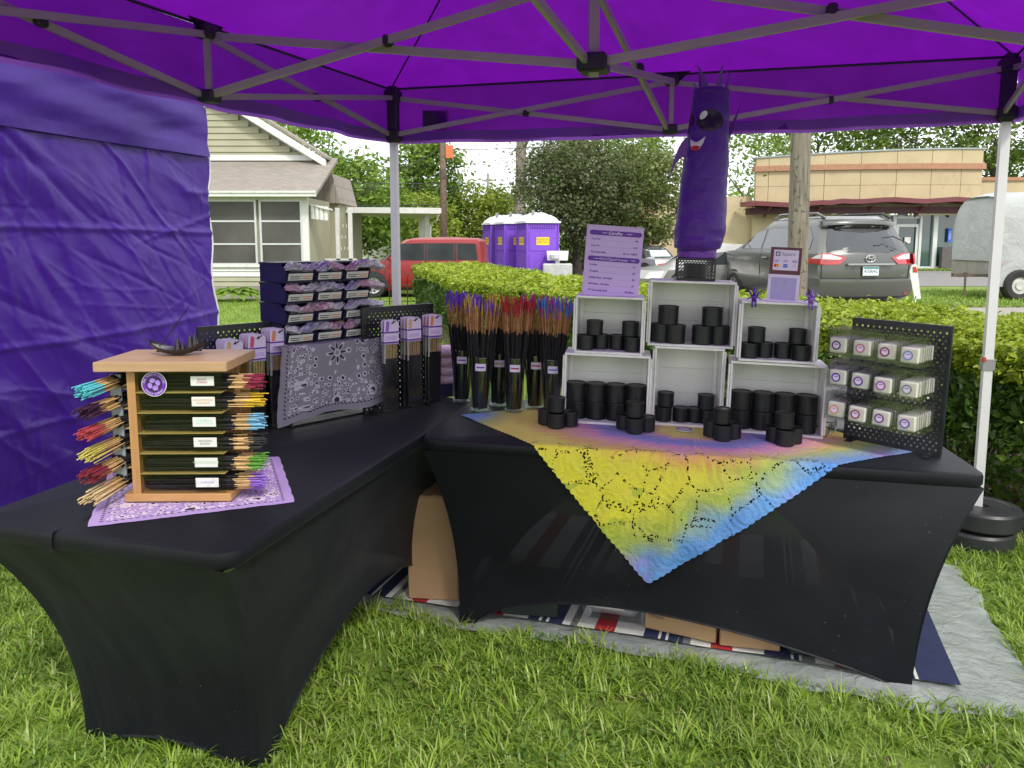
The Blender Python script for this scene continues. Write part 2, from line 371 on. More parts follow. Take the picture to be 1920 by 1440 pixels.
for i in range(420):
    s = 1 - random.random() ** 1.4; x, y = hedge_pt(s, random.uniform(.1, .85)); p = [(x, y, -.02)]
    for k in range(4): p.append((p[-1][0] + random.gauss(0, .05), p[-1][1] + random.gauss(0, .05), p[-1][2] + .2))
    m.tube(p, [.013, .011, .009, .007, .004], 4)
m.build('stems', BARKD, hedge)
# leaf litter and bare soil under the hedge
M_MULCH = mat('leaf_litter_soil', (.07, .045, .03), .95, var=.5, vs=9, bump=.9, bs=40)
mm = MB(); mm.grid(90, 10, lambda a, b: (*hedge_pt(a, -.12 + b * 1.15), .012 + .02 * fbm(a * 60, b * 6)))
mm.build('soil', M_MULCH)['kind'] = 'structure'
rng = np.random.default_rng(8); P = []
for i in range(900):
    s = .7 + .3 * rng.random(); x, y = hedge_pt(s, -.15 + .5 * rng.random()); P.append((x, y, .03 + .02 * rng.random()))
tag(leaf_cloud('leaf_litter', P, .06, leafmat('dry_leaf', [(.10, .05, .025), (.2, .11, .06), (.28, .17, .1)], .1), None, up=1.5, rng=rng), 'dry brown fallen leaves under the hedge', 'leaf litter', kind='stuff')

# ------------------------------------------------------------------ house
W_SID = mat('siding_cream', (.325, .315, .215), .65, var=.06, vs=2); W_WHT = mat('paint_white', (.64, .64, .62), .5, var=.06, vs=3, dirt=(.46, .46, .42))
W_ALU = mat('aluminium_frame', (.55, .56, .56), .4, .3, var=.05); W_STONE = mat('foundation_stone', (.27, .25, .21), .9, var=.25, vs=4, bump=.6, bs=9)
def shingle_mat():
    t = NT('roof_shingle'); co = t.co()
    b = t.n('ShaderNodeTexBrick', {'Vector': co, 'Color1': (.25, .22, .19), 'Color2': (.33, .29, .25), 'Mortar': (.13, .115, .10), 'Scale': 5.2, 'Mortar Size': .035, 'Brick Width': .9, 'Row Height': .38}, offset=.5)
    c = t.mix(t.math('MULTIPLY', t.noise(3, 6, co), .6), b.outputs['Color'], (.2, .18, .155))
    return t.end(t.pbr(Base_Color=c, Roughness=.95, Normal=t.bump(b.outputs['Fac'], -.5, .02)))
M_SHING = shingle_mat()
WIN = mat('window_screen_dark', (.085, .08, .075), .35, var=.35, vs=.9, spec=.35)
house = thing('house', 'cream sided house with enclosed porch behind the purple tent wall', 'house', (0, 0, 0))
def boards(par, x0, x1, y, z0, z1, h, mt, slope=None, name='siding_board'):
    """lap siding: one board a piece; slope(z) cuts the right end under a rake"""
    z = z0; i = 0
    while z < z1 - .02:
        t_ = min(h, z1 - z); xr = x1 if slope is None else min(slope(z), slope(z + t_))
        if xr - x0 < .1: break
        m = MB(); m.prism([(x0, y, z), (x0, y - .034, z), (x0, y - .003, z + t_ - .003), (x0, y, z + t_ - .003)], (xr - x0, 0, 0)); m.build(name, mt, par); z += t_; i += 1
PX0, PX1, PY = -10.8, -5.06, 19.3
m = MB(); m.b2(PX0, PX1, PY, PY + 2.4, -.1, .32); m.build('foundation', W_STONE, house)
m = MB(); m.b2(PX0, PX1 - .0, PY + .03, PY + 2.4, .32, 2.5); m.build('wall', W_SID, house)
boards(house, PX0, PX1, PY + .03, .32, .56, .12, W_SID); boards(house, PX0, PX1, PY + .03, .56, .82, .13, W_WHT)
# window band: two wide units, three sashes high, each pane of its own
m = MB(); m.b2(PX0, PX1 + .03, PY - .05, PY + .03, .79, .86); m.b2(PX0, PX1 + .03, PY - .03, PY + .03, 2.44, 2.56); m.b2(PX1 - .14, PX1 + .04, PY - .04, PY + .03, .32, 2.5); m.build('window_surround', W_WHT, house)
for (xa, xb) in ((-10.7, -8.5), (-8.35, -6.33), (-6.2, -5.2)):
    wn = MB(); 
    for z in (.87, 1.36, 1.92, 2.42): wn.b2(xa, xb, PY - .035, PY + .02, z - .022, z + .022)
    wn.b2(xa - .03, xa + .02, PY - .045, PY + .02, .86, 2.44); wn.b2(xb - .02, xb + .03, PY - .045, PY + .02, .86, 2.44)
    wo = wn.build('window', W_ALU, house)
    for za, zb in ((.89, 1.34), (1.38, 1.9), (1.94, 2.4)):
        m = MB(); m.b2(xa + .02, xb - .02, PY - .012, PY + .004, za, zb); m.build('pane', WIN, wo)
# porch roof, its fascia and gutter
m = MB(); m.prism([(PX0 - .3, PY - .38, 2.62), (PX0 - .3, PY + 2.0, 3.66), (PX0 - .3, PY + 2.0, 3.56), (PX0 - .3, PY - .38, 2.54)], (5.05 + 1.35, 0, 0)); m.build('porch_roof', M_SHING, house)
m = MB(); m.b2(PX0 - .3, -4.72, PY - .44, PY - .36, 2.50, 2.63); m.b2(PX0 - .3, -4.72, PY - .47, PY - .44, 2.585, 2.635); m.build('fascia', W_WHT, house)
# gable above
rake = lambda z: -5.35 - (z - 3.6) * 1.62
boards(house, -10.8, -5.3, 21.05, 3.62, 6.4, .165, W_SID, rake)
m = MB(); m.prism([(-10.8, 21.1, 3.5), (-5.3, 21.1, 3.5), (-8.6, 21.1, 5.6), (-10.8, 21.1, 6.9)], (0, 1.1, 0)); m.build('gable_wall', W_SID, house)
m = MB(); m.b2(-10.8, -5.3, 20.98, 21.05, 3.56, 3.70); m.build('band_board', W_WHT, house)
m = MB(); m.prism([(-4.9, 20.72, 3.36), (-4.9, 20.72, 3.56), (-9.2, 20.72, 6.22), (-9.2, 20.72, 6.02)], (0, .09, 0)); m.build('rake_board', W_WHT, house)
m = MB(); m.prism([(-4.86, 20.7, 3.57), (-4.86, 20.7, 3.64), (-9.2, 20.7, 6.32), (-9.2, 20.7, 6.24)], (0, 1.3, 0)); m.build('roof', M_SHING, house)
m = MB(); m.prism([(-5.7, 22.3, 3.3), (-5.1, 22.3, 3.33), (-4.9, 22.3, 2.5), (-5.7, 22.3, 2.5)], (0, 2.5, 0)); m.build('side_roof', M_SHING, house)
m = MB(); m.b2(-6.2, -5.0, 22.5, 26, .3, 2.5); m.build('side_wall', W_SID, house)
aw = MB()
for k in range(4): aw.lathe([(0, 0), (.055, 0), (.055, .34), (0, .34)], 10, (-4.95 + k * .105, 19.42 + .02 * k, 1.98 - k * .012)); 
aw.prism([(-5.03, 19.36, 2.32), (-4.55, 19.36, 2.2), (-4.55, 19.36, 2.24), (-5.03, 19.36, 2.36)], (0, .5, 0)); aw.build('awning', W_WHT, house, recalc=True)
for x in (-4.7, -4.36):
    m = MB(); m.b2(x - .05, x + .05, 21, 21.1, 0, 2.32); m.build('porch_post', W_WHT, house)
m = MB()
for k in range(9): m.b2(-4.62 + k * .03, -4.605 + k * .03, 21.02, 21.05, 1.2 + (k % 3) * .3, 1.28 + (k % 3) * .3)
m.build('post_scrollwork', W_WHT, house)
m = MB(); m.b2(-5.1, -4.2, 21.0, 21.04, .92, .96); m.b2(-5.1, -4.2, 21.0, 21.04, .3, .33)
for k in range(13): m.b2(-5.08 + k * .072, -5.065 + k * .072, 21.01, 21.03, .3, .95)
m.build('railing', W_WHT, house)
m = MB(); m.b2(-6, -4.2, 21, 22.5, -.1, .3); m.build('stoop', W_STONE, house)
# carport
cp = thing('carport', 'flat white carport with thin posts and gutter behind the canopy leg', 'carport', (0, 0, 0))
m = MB(); m.prism([(-5.3, 23.6, 2.29), (-2.16, 23.2, 2.24), (-3.3, 30.5, 2.3), (-5.3, 30.5, 2.34)], (0, 0, .07)); m.build('roof', mat('carport_soffit', (.55, .52, .46), .6, var=.06), cp)
m = MB(); m.bar((-5.32, 23.55, 2.36), (-2.12, 23.15, 2.32), .05, .17); m.bar((-2.12, 23.2, 2.32), (-3.25, 30.5, 2.35), .05, .14); m.build('gutter', W_WHT, cp)
for x, y in ((-2.6, 24.0), (-2.95, 26.3), (-3.25, 28.2), (-3.55, 30.1)):
    m = MB(); m.b2(x - .045, x + .045, y - .045, y + .045, 0, 2.26); m.build('post', W_WHT, cp)
m = MB(); m.tube([(-2.18, 23.3, 2.2), (-2.25, 23.4, 2.05), (-2.5, 23.9, 1.92), (-2.55, 23.95, 0)], .035, 6); m.build('downspout', W_WHT, cp)
# small house far off
fh = thing('house', 'small white gabled house far behind the red car', 'house', (0, 0, 0))
m = MB(); m.prism([(-9.9, 45, 0), (-7.2, 45, 0), (-7.2, 45, 1.5), (-8.5, 45, 2.3), (-9.9, 45, 1.5)], (0, 6, 0)); m.build('wall', mat('far_siding', (.62, .61, .57), .7, var=.05), fh)
m = MB()
for a, b in (((-10.1, 44.8, 1.42), (-8.5, 44.8, 2.4)), ((-8.5, 44.8, 2.4), (-6.95, 44.8, 1.42))): m.prism([a, b, (b[0], b[1], b[2] + .09), (a[0], a[1], a[2] + .09)], (0, 6.4, 0))
m.build('roof', mat('far_roof', (.45, .43, .40), .8), fh)
m = MB(); m.b2(-8.7, -8.3, 44.97, 45.02, 1.65, 1.95); m.build('gable_vent', W_ALU, fh)
# wires, poles
WOOD_POLE = mat('utility_pole_brown', (.16, .11, .08), .9, var=.3, vs=8, bump=.6, bs=30)
pole = thing('utility_pole', 'brown wooden utility pole with orange marker beyond the carport', 'utility pole', (-2.8, 32, 0))
m = MB(); m.tube([(0, 0, -.2), (0, 0, 4), (.01, 0, 9)], [.15, .135, .11], 10); m.build('shaft', WOOD_POLE, pole, smooth=True)
m = MB(); m.b2(.12, .42, -.15, .12, 4.75, 5.25, ); m.build('orange_box', mat('orange_marker', (.55, .15, .05), .6), pole)
m = MB(); m.lathe([(.145, 3.9), (.15, 3.95), (.15, 4.25), (.145, 4.3)], 10); m.build('band', BARKD, pole)
p2 = thing('utility_pole', 'thin grey utility pole in the distance above the yellow tree', 'utility pole', (-1.83, 60, 0))
m = MB(); m.tube([(0, 0, -.2), (0, 0, 6.5)], [.13, .11], 8); m.b2(-.5, .5, -.05, .05, 5.9, 6.05); m.build('shaft', mat('pole_grey', (.33, .31, .29), .9), p2)
def wpole():
    t = NT('weathered_pole_wood'); co = t.co(); mp = t.n('ShaderNodeMapping', {'Vector': co, 'Scale': (14, 14, 1.1)}).outputs[0]
    f = t.noise(1.6, 8, mp, .65); c = t.ramp(f, [(.25, (.06, .05, .04)), (.45, (.17, .145, .115)), (.75, (.29, .25, .20))])
    c = t.mix(t.math('MULTIPLY', t.math('GREATER_THAN', t.noise(11, 3, co), .63), .75), c, (.06, .05, .04))
    return t.end(t.pbr(Base_Color=c, Roughness=.92, Normal=t.bump(f, 1, .03)))
p3 = thing('utility_pole', 'thick weathered grey wooden pole in front of the grey minivan', 'utility pole', (5.2, 14.1, 0))
m = MB(); m.lathe([(.185, -.2), (.18, 1), (.175, 2.2), (.17, 3.6), (.15, 8)], 18); m.build('shaft', wpole(), p3, smooth=True, rot=(0, R(-.9), 0))
M_WIRE = mat('wire_black', (.03, .03, .03), .6)
def wire(label, a, b, sag, r=.016):
    m = MB(); m.tube([Vector(a).lerp(Vector(b), k / 14) - Vector((0, 0, sag * 4 * (k / 14) * (1 - k / 14))) for k in range(15)], r, 4)
    tag(m.build('overhead_wire', M_WIRE), label, 'wire', 'overhead wires')
wire('topmost overhead wire running from house eave to brown utility pole', (-14, 30, 3.9), (-2.8, 32, 3.75), .12)
wire('second overhead wire just below the topmost, above the carport', (-14, 30, 3.6), (-2.8, 32, 3.62), .12)
wire('lowest overhead wire close above the carport roof', (-14, 30, 2.95), (-2.8, 32, 2.9), .1)
wire('sagging overhead wire from brown pole to thin grey pole', (-2.8, 32, 3.7), (-1.83, 60, 6.1), .5)
wire('slanting guy wire dropping from brown pole towards the carport', (-2.8, 32, 5.2), (-7, 30, 2.6), .05)
wire('overhead wire dipping to the right of the brown pole', (-2.8, 32, 5.1), (9, 60, 9.4), .3)
# ------------------------------------------------------------------ curved yellow building
M_YEL = mat('stucco_yellow', (.47, .39, .235), .85, var=.08, vs=.8, bump=.15, bs=40, dirt=(.40, .33, .20))
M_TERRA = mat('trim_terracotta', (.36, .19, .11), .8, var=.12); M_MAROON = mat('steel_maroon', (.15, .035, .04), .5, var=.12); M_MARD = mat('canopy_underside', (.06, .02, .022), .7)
M_TEAL = NTend('storefront_glass', (.03, .075, .07), .06); M_GREYM = mat('metal_flashing', (.30, .35, .35), .5, .3)
bld = thing('building', 'curved yellow stucco building with maroon awning and glass storefront', 'building', (0, 0, 0))
BC, BR = Vector((21.5, 64.6)), 25.2
def arc(x, r=0):          # point on the facade at this x
    x = max(x, 0); q = max(0, (BR + r) ** 2 - (x - BC.x) ** 2); return BC.y - math.sqrt(q)
XS = [12.7, 13.3, 14.4, 15.9, 17.6, 19.3, 21.0, 22.5, 23.6]
ztop = lambda x: 5.66 + .30 * math.sin(max(0, min(1, (x - 12.7) / 11)) * math.pi / 2)
for i in range(len(XS) - 1):           # wall panels with recessed joints, two courses
    for za, zb in ((3.1, 4.2), (4.215, 5.0), (5.24, None)):
        m = MB(); a, b = XS[i] + .012, XS[i + 1] - .012; n = 4; P = []
        for k in range(n + 1): x = a + (b - a) * k / n; P.append((x, arc(x)))
        za2 = za; V = []
        for (x, y) in P: V += [(x, y, za2), (x, y, zb if zb else ztop(x)), (x, y + .3, za2), (x, y + .3, zb if zb else ztop(x))]
        F = []
        for k in range(n): o = k * 4; F += [(o, o + 4, o + 5, o + 1), (o + 1, o + 5, o + 7, o + 3), (o + 2, o + 3, o + 7, o + 6), (o, o + 2, o + 6, o + 4)]
        F += [(0, 1, 3, 2), (n * 4, n * 4 + 2, n * 4 + 3, n * 4 + 1)]
        m.add(V, F); m.build('stucco_panel', M_YEL, bld)
def band(name, z0, z1, dy, mt, x0=12.6, x1=23.7, zf=None, th=.25):
    m = MB(); n = 24; V = []; F = []
    for k in range(n + 1):
        x = x0 + (x1 - x0) * k / n; y = arc(x) - dy; dz = (zf(x) if zf else 0); V += [(x, y, z0 + dz), (x, y, z1 + dz), (x, y + th, z0 + dz), (x, y + th, z1 + dz)]
    for k in range(n): o = k * 4; F += [(o, o + 4, o + 5, o + 1), (o + 1, o + 5, o + 7, o + 3), (o + 2, o + 3, o + 7, o + 6), (o, o + 2, o + 6, o + 4)]
    F += [(0, 1, 3, 2), (n * 4, n * 4 + 2, n * 4 + 3, n * 4 + 1)]
    m.add(V, F); return m.build(name, mt, bld)
band('trim_band', 4.98, 5.26, .14, M_TERRA, th=.44); band('coping', 5.66, 5.73, .06, M_GREYM, zf=lambda x: ztop(x) - 5.66, th=.5)
band('backing_wall', 2.9, 5.5, -.1, M_TERRA, 12.75, 23.55, th=.1)
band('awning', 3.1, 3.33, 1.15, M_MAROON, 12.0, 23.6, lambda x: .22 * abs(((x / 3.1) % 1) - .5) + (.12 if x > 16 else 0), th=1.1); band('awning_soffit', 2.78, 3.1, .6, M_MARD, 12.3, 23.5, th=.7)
for x in (13.1, 15.4, 17.8, 20.2, 22.4):
    m = MB(); y = arc(x); m.prism([(x, y - 1.1, 3.12), (x, y - .1, 3.12), (x, y - .1, 2.6)], (.1, 0, 0)); m.build('awning_bracket', M_MAROON, bld)
band('lower_wall', 0, 2.78, -.3, M_YEL, 12.7, 17.5, th=.2); band('storefront_glazing', .1, 2.72, -.35, M_TEAL, 17.4, 23.6, th=.06)
W_FRM = mat('storefront_frame', (.62, .64, .63), .4, .2, var=.04)
for x, wd in ((16.9, .2), (17.5, .16), (18.9, .22), (19.45, .16), (20.75, .12), (21.5, .22), (23.5, .15)):
    m = MB(); y = arc(x) + .3; m.b2(x - wd / 2, x + wd / 2, y - .12, y + .1, 0, 2.72); m.build('mullion', W_FRM, bld)
m = MB(); y = arc(20.1) + .28
for x in (19.6, 20.62): m.b2(x - .07, x + .07, y - .06, y, .1, 2.2)
for z in (.12, 2.2, 2.62): m.b2(19.55, 20.7, y - .055, y - .005, z - .08, z + .06)
dr = m.build('door', W_FRM, bld); m = MB(); m.b2(20.0, 20.3, y - .03, y - .012, 1.3, 1.6); m.build('notice', W_WHT, dr); m = MB(); m.b2(19.68, 19.72, y - .13, y - .06, .9, 1.4); m.build('handle', W_ALU, dr)
band('sill', 0, .12, -.2, W_FRM, 17.4, 23.6, th=.2)
m = MB(); y = arc(22.0) + .24; m.b2(22.15, 22.32, y - .04, y - .01, 1.35, 2.05); so_ = m.build('window_sign', mat('sign_blue', (.03, .10, .65), .5), bld)
text('OPEN', .16, W_WHT, so_, (22.235, y - .045, 1.7), (R(90), R(90), 0))
m = MB(); m.b2(21.7, 22.9, arc(22) - .2, arc(22) + .05, .05, 1.1); m.build('kiosk', mat('kiosk_grey', (.10, .09, .09), .6), bld)
m = MB(); m.b2(23.65, 34, 39.9, 46, 0, 4.45); m.build('wing', M_YEL, bld); m = MB(); m.b2(23.62, 34, 39.8, 40.05, 4.45, 4.62); m.build('wing_coping', M_TERRA, bld)
m = MB(); m.b2(7.4, 12.75, 41.6, 46, 0, 3.75); m.build('wing', M_YEL, bld); m = MB(); m.b2(5.6, 7.4, 40.6, 46, 0, 3.3); m.build('wing', mat('stucco_salmon', (.55, .30, .19), .85, var=.06), bld)
m = MB(); m.b2(1.0, 2.7, 44, 48, 0, 2.5); m.b2(1.45, 1.6, 43.97, 44.0, 0, 2.4)
tag(m.build('shed', mat('shed_pale', (.60, .58, .50), .7)), 'pale low shed wall far behind the bronze green tree', 'shed')

# ------------------------------------------------------------------ vehicles: bodies lofted from plan slices
TYRE = mat('tyre_rubber', (.022, .022, .022), .8, var=.2); RIM = mat('wheel_alloy', (.55, .55, .56), .3, .8, var=.05); BLK = mat('trim_black', (.02, .02, .022), .5, var=.2)
M_RED = NTend('lamp_red', (.42, .015, .02), .12); M_CLR = NTend('lamp_clear', (.68, .68, .68), .1); CARGLASS = NTend('car_glass', (.02, .026, .028), .03)
CARGLASS2 = mat('tinted_glass', (.018, .022, .022), .12, var=.5, vs=2.5, spec=.3)
def paint(name, c, metal=.35, rough=.32, coat=.45):
    t = NT(name); f = t.noise(900, 2); b = t.ramp(f, [(.4, vmul(c, .92)), (.6, vmul(c, 1.08))])
    b = t.mix(t.math('MULTIPLY', t.noise(2.2, 5), .22), b, vmul(c, .7))
    return t.end(t.pbr(Base_Color=b, Roughness=rough, Metallic=metal, Coat_Weight=coat, Coat_Roughness=.08))
class Car:
    """x forward (0 = rear end), y left, z up.  rows: (z, x_rear, x_front, half_width)"""
    def __init__(s, name, label, loc, rz, rows, pm, cat='car', group=None, bulge=.16, fb=.25):
        s.t = thing(name, label, cat, loc, rz, group); s.rows = rows; s.bu = bulge; s.fb = fb
        m = MB(); ny = 9; nx = 7; rings = []
        for (z, xr, xf, w) in rows:
            ring = []
            for k in range(ny): y = -w + 2 * w * k / (ny - 1); ring.append((xr + s.bu * abs(y / w) ** 3, y, z))
            for k in range(1, nx): x = xr + s.bu + (xf - s.fb - xr - s.bu) * k / nx; ring.append((x, w, z))
            for k in range(ny): y = w - 2 * w * k / (ny - 1); ring.append((xf - s.fb * abs(y / w) ** 3, y, z))
            for k in range(1, nx): x = xf - s.fb + (xr + s.bu - xf + s.fb) * k / nx; ring.append((x, -w, z))
            rings.append(ring)
        N = len(rings[0]); V = [p for r in rings for p in r]
        F = [(i * N + k, i * N + (k + 1) % N, (i + 1) * N + (k + 1) % N, (i + 1) * N + k) for i in range(len(rings) - 1) for k in range(N)]
        F += [tuple(range(N - 1, -1, -1))]
        top = rings[-1]; c = (sum(p[0] for p in top) / N, 0, top[0][2] + .03); V.append(c); o = (len(rings) - 1) * N
        F += [(o + k, o + (k + 1) % N, len(V) - 1) for k in range(N)]
        m.add(V, F); s.body = m.build('body', pm, s.t, smooth=True, ang=32)
    def at(s, z):
        r = s.rows
        for i in range(len(r) - 1):
            if r[i][0] <= z <= r[i + 1][0] and r[i + 1][0] > r[i][0]:
                k = (z - r[i][0]) / (r[i + 1][0] - r[i][0]); return tuple(r[i][j] + (r[i + 1][j] - r[i][j]) * k for j in range(4))
        return r[-1] if z > r[-1][0] else r[0]
    def side(s, name, pts, mt, sgn=1, off=.006, par=None, n=3):
        """panel on the flank; pts (x, z) round its outline"""
        P = []
        for i in range(len(pts)):
            a, b = pts[i], pts[(i + 1) % len(pts)]
            for k in range(n): P.append((a[0] + (b[0] - a[0]) * k / n, a[1] + (b[1] - a[1]) * k / n))
        return s.rings(name, [(x, z) for x, z in P], lambda x, z: (x, sgn * (s.at(z)[3] + off), z), (0, -sgn * .03, 0), mt, par)
    def rings(s, name, P, fn, back, mt, par, K=5):
        n = len(P); ca, cb = sum(p[0] for p in P) / n, sum(p[1] for p in P) / n; V = []
        for j in range(K + 1): V += [fn(ca + (a - ca) * j / K, cb + (b - cb) * j / K) for a, b in P]
        V += [tuple(Vector(v) + Vector(back)) for v in V[-n:]]
        m = MB(); m.add(V, [(j * n + i, j * n + (i + 1) % n, (j + 1) * n + (i + 1) % n, (j + 1) * n + i) for j in range(K + 1) for i in range(n)]); return m.build(name, mt, par or s.t)
    def rear(s, name, pts, mt, off=.006, par=None, n=4, front=False):
        """panel on the rear (or front); pts (y as a share of the half width, z)"""
        P = []
        for i in range(len(pts)):
            a, b = pts[i], pts[(i + 1) % len(pts)]
            for k in range(n): P.append((a[0] + (b[0] - a[0]) * k / n, a[1] + (b[1] - a[1]) * k / n))
        def fn(y, z): q = s.at(z); return ((q[2] - s.fb * abs(y) ** 3 + off) if front else (q[1] + s.bu * abs(y) ** 3 - off), y * q[3], z)
        return s.rings(name, P, fn, (-.03 if front else .03, 0, 0), mt, par)
    def wheel(s, x, sgn, r=.33, wd=.2, spokes=7):
        y = sgn * (s.at(.5)[3] + .005)
        m = MB(); a0 = [math.pi * k / 14 for k in range(15)]
        m.prism([(x + math.cos(a) * r * 1.2, y - sgn * .0, r + math.sin(a) * r * 1.2) for a in a0] + [(x - r * 1.2, y, .26), (x + r * 1.2, y, .26)], (0, -sgn * .05, 0)); m.build('wheel_arch', BLK, s.t)
        m = MB(); yy = y + sgn * .01
        prof = [(r * .62, 0), (r * .66, sgn * .012), (r * .94, sgn * .01), (r, -sgn * .03), (r, -sgn * wd), (r * .6, -sgn * wd)]
        m.lathe(prof, 28, (x, yy, r), 'y'); wo = m.build('wheel', TYRE, s.t, smooth=True, ang=40)
        m = MB(); m.lathe([(0, sgn * .005), (r * .16, sgn * .005), (r * .17, -sgn * .01)], 14, (x, yy, r), 'y')
        m.lathe([(r * .56, sgn * .004), (r * .64, sgn * .012), (r * .64, -sgn * .03), (r * .56, -sgn * .02)], 28, (x, yy, r), 'y')
        for k in range(spokes):
            a = 2 * math.pi * k / spokes; m.bar((x + math.cos(a) * r * .12, yy - sgn * .008, r + math.sin(a) * r * .12), (x + math.cos(a) * r * .6, yy - sgn * .008, r + math.sin(a) * r * .6), .018, r * .17, up=(math.sin(a), 0, -math.cos(a)))
        m.build('rim', RIM, wo)
        m = MB(); m.cyl((x, yy - sgn * .05 if sgn > 0 else yy + .02, r), r * .6, .03, 20, 'y'); m.build('brake_disc', BLK, wo)
# grey minivan, rear and left side towards us
VAN = paint('paint_grey', (.115, .118, .112), .5, .3)
rows = [(.26, .22, 4.9, .86), (.36, .02, 5.05, .96), (.55, -.06, 5.1, 1.0), (.70, -.05, 5.1, 1.0), (.72, .06, 5.08, .99), (1.0, .05, 5.02, 1.0), (1.18, .08, 4.85, .98), (1.22, .10, 4.2, .965), (1.45, .24, 3.6, .90), (1.72, .42, 3.0, .82), (1.86, .40, 2.75, .76), (1.93, .55, 2.5, .66)]
van = Car('minivan', 'grey minivan seen from behind, parked beyond the hedge by the wooden pole', (6.95, 15.0, 0), R(99), rows, VAN, 'minivan')
van.rear('rear_window', [(-.86, 1.22), (.86, 1.22), (.86, 1.4), (.80, 1.74), (0, 1.78), (-.80, 1.74), (-.86, 1.4)], CARGLASS)
ww = van.rear('window_shade_band', [(-.74, 1.76), (-.5, 1.64), (0, 1.60), (.5, 1.64), (.74, 1.76), (0, 1.785)], BLK, .009)
m = MB(); m.tube([(.085, -.25, 1.5), (.12, -.5, 1.53), (.10, -.8, 1.40)], .012, 5); m.build('wiper', BLK, van.t)
m = MB(); m.grid(14, 4, lambda a, b: (.30 + .16 * b + .18 * abs(2 * a - 1) ** 3, (a - .5) * 1.56, 1.835 + .03 * b - .03 * abs(2 * a - 1) ** 2)); m.grid(14, 2, lambda a, b: (.30 + .18 * abs(2 * a - 1) ** 3, (a - .5) * 1.56, 1.77 + .065 * b - .03 * abs(2 * a - 1) ** 2)); m.build('spoiler', VAN, van.t, smooth=True)
for sg in (-1, 1):
    van.rear('tail_light', [(sg * .985, 1.20), (sg * .985, .98), (sg * .62, .99), (sg * .48, 1.12), (sg * .60, 1.16), (sg * .8, 1.21)], M_RED, .012)
    van.rear('reverse_light', [(sg * .97, 1.19), (sg * .96, 1.09), (sg * .62, 1.085), (sg * .58, 1.115), (sg * .8, 1.18)], M_CLR, .018)
    van.side('tail_light', [(.1, 1.0), (.62, 1.0), (.66, 1.06), (.25, 1.18), (.12, 1.2)], M_RED, sg, .012)
    van.side('reverse_light', [(.12, 1.10), (.45, 1.10), (.25, 1.17), (.13, 1.185)], M_CLR, sg, .018)
    m = MB(); m.tube([(.55, sg * .70, 1.9), (.8, sg * .72, 1.99), (2.2, sg * .72, 2.0), (2.55, sg * .70, 1.92)], .028, 6); m.build('roof_rail', BLK if sg < 0 else VAN, van.t, smooth=True)
    for x in (.9, 3.9): van.wheel(x, sg, .35, .22)
van.side('rear_quarter_window', [(.62, 1.27), (1.35, 1.27), (1.35, 1.70), (.85, 1.72), (.62, 1.5)], CARGLASS, 1, .008)
van.side('side_window', [(1.45, 1.27), (2.55, 1.27), (2.5, 1.70), (1.45, 1.70)], CARGLASS, 1, .008); van.side('side_window', [(2.65, 1.27), (3.6, 1.27), (3.1, 1.62), (2.62, 1.68)], CARGLASS, 1, .008)
for x in (1.4, 2.6): van.side('door_seam', [(x, .45), (x + .015, .45), (x + .015, 1.24), (x, 1.24)], BLK, 1, .003)
van.side('slide_rail', [(.7, 1.08), (1.4, 1.08), (1.4, 1.095), (.7, 1.095)], BLK, 1, .004)
m = MB(); m.box((2.35, 1.02, 1.07), (.22, .05, .045), bev=.015); m.build('door_handle', VAN, van.t)
van.rear('hatch_seam', [(-.93, .715), (.93, .715), (.93, .73), (-.93, .73)], BLK, .004)
for sg in (-1, 1): van.rear('hatch_seam', [(sg * .93, .73), (sg * .945, .73), (sg * .95, 1.22), (sg * .935, 1.22)], BLK, .004)
m = MB(); m.box((.015, 0, .985), (.07, 1.0, .045), bev=.015); m.build('garnish', mat('chrome_satin', (.4, .4, .4), .25, .9), van.t)
CHR = mat('chrome', (.6, .6, .6), .12, 1, var=.02); em = bpy.data.objects.new('emblem', None); C.objects.link(em); em.parent = van.t; em.location = (.035, 0, 1.10)
def oval(par, ry, rz, r, dz=0): m = MB(); m.tube([(0, math.cos(a) * ry, dz + math.sin(a) * rz) for a in [2 * math.pi * k / 24 for k in range(25)]], r, 5); m.build('emblem_ring', CHR, par)
oval(em, .095, .068, .011); oval(em, .032, .062, .008); oval(em, .072, .026, .008, .03)
pl = MB(); pl.box((.015, 0, .86), (.02, .34, .18), bev=.008); po = pl.build('licence_plate', mat('plate_white', (.62, .70, .70), .45, var=.05), van.t)
m = MB(); m.box((.001, 0, .925), (.004, .31, .03)); m.build('plate_band', mat('plate_teal', (.02, .18, .18), .5), po); text('415AHG', .1, mat('plate_blue', (.03, .06, .2), .5), po, (.002, 0, .855), (R(90), 0, R(-90)), sx=.8)
text('LE', .06, CHR, van.t, (.035, -.72, .78), (R(90), 0, R(-90)))
van.rear('reflector', [(-.9, .40), (-.78, .40), (-.78, .44), (-.9, .44)], M_RED, .01); van.rear('lower_bumper', [(-.9, .30), (.9, .30), (.9, .37), (-.9, .37)], BLK, .01)
m = MB(); m.prism([(7.3, 14.0, .4), (7.42, 14.0, .4), (7.30, 14.0, 1.02), (7.22, 14.0, 1.02), (7.18, 14.0, .9)], (0, .01, 0)); m.b2(7.31, 7.33, 14.0, 14.01, 0, .45); sg_ = m.build('yard_sign', W_WHT)
tag(sg_, 'small white pointed marker sign standing by the minivan bumper', 'sign'); m = MB(); m.prism([(7.24, 13.99, .88), (7.32, 13.99, .88), (7.29, 13.99, .98), (7.23, 13.99, .98)], (0, .008, 0)); m.build('red_print', M_RED, sg_)
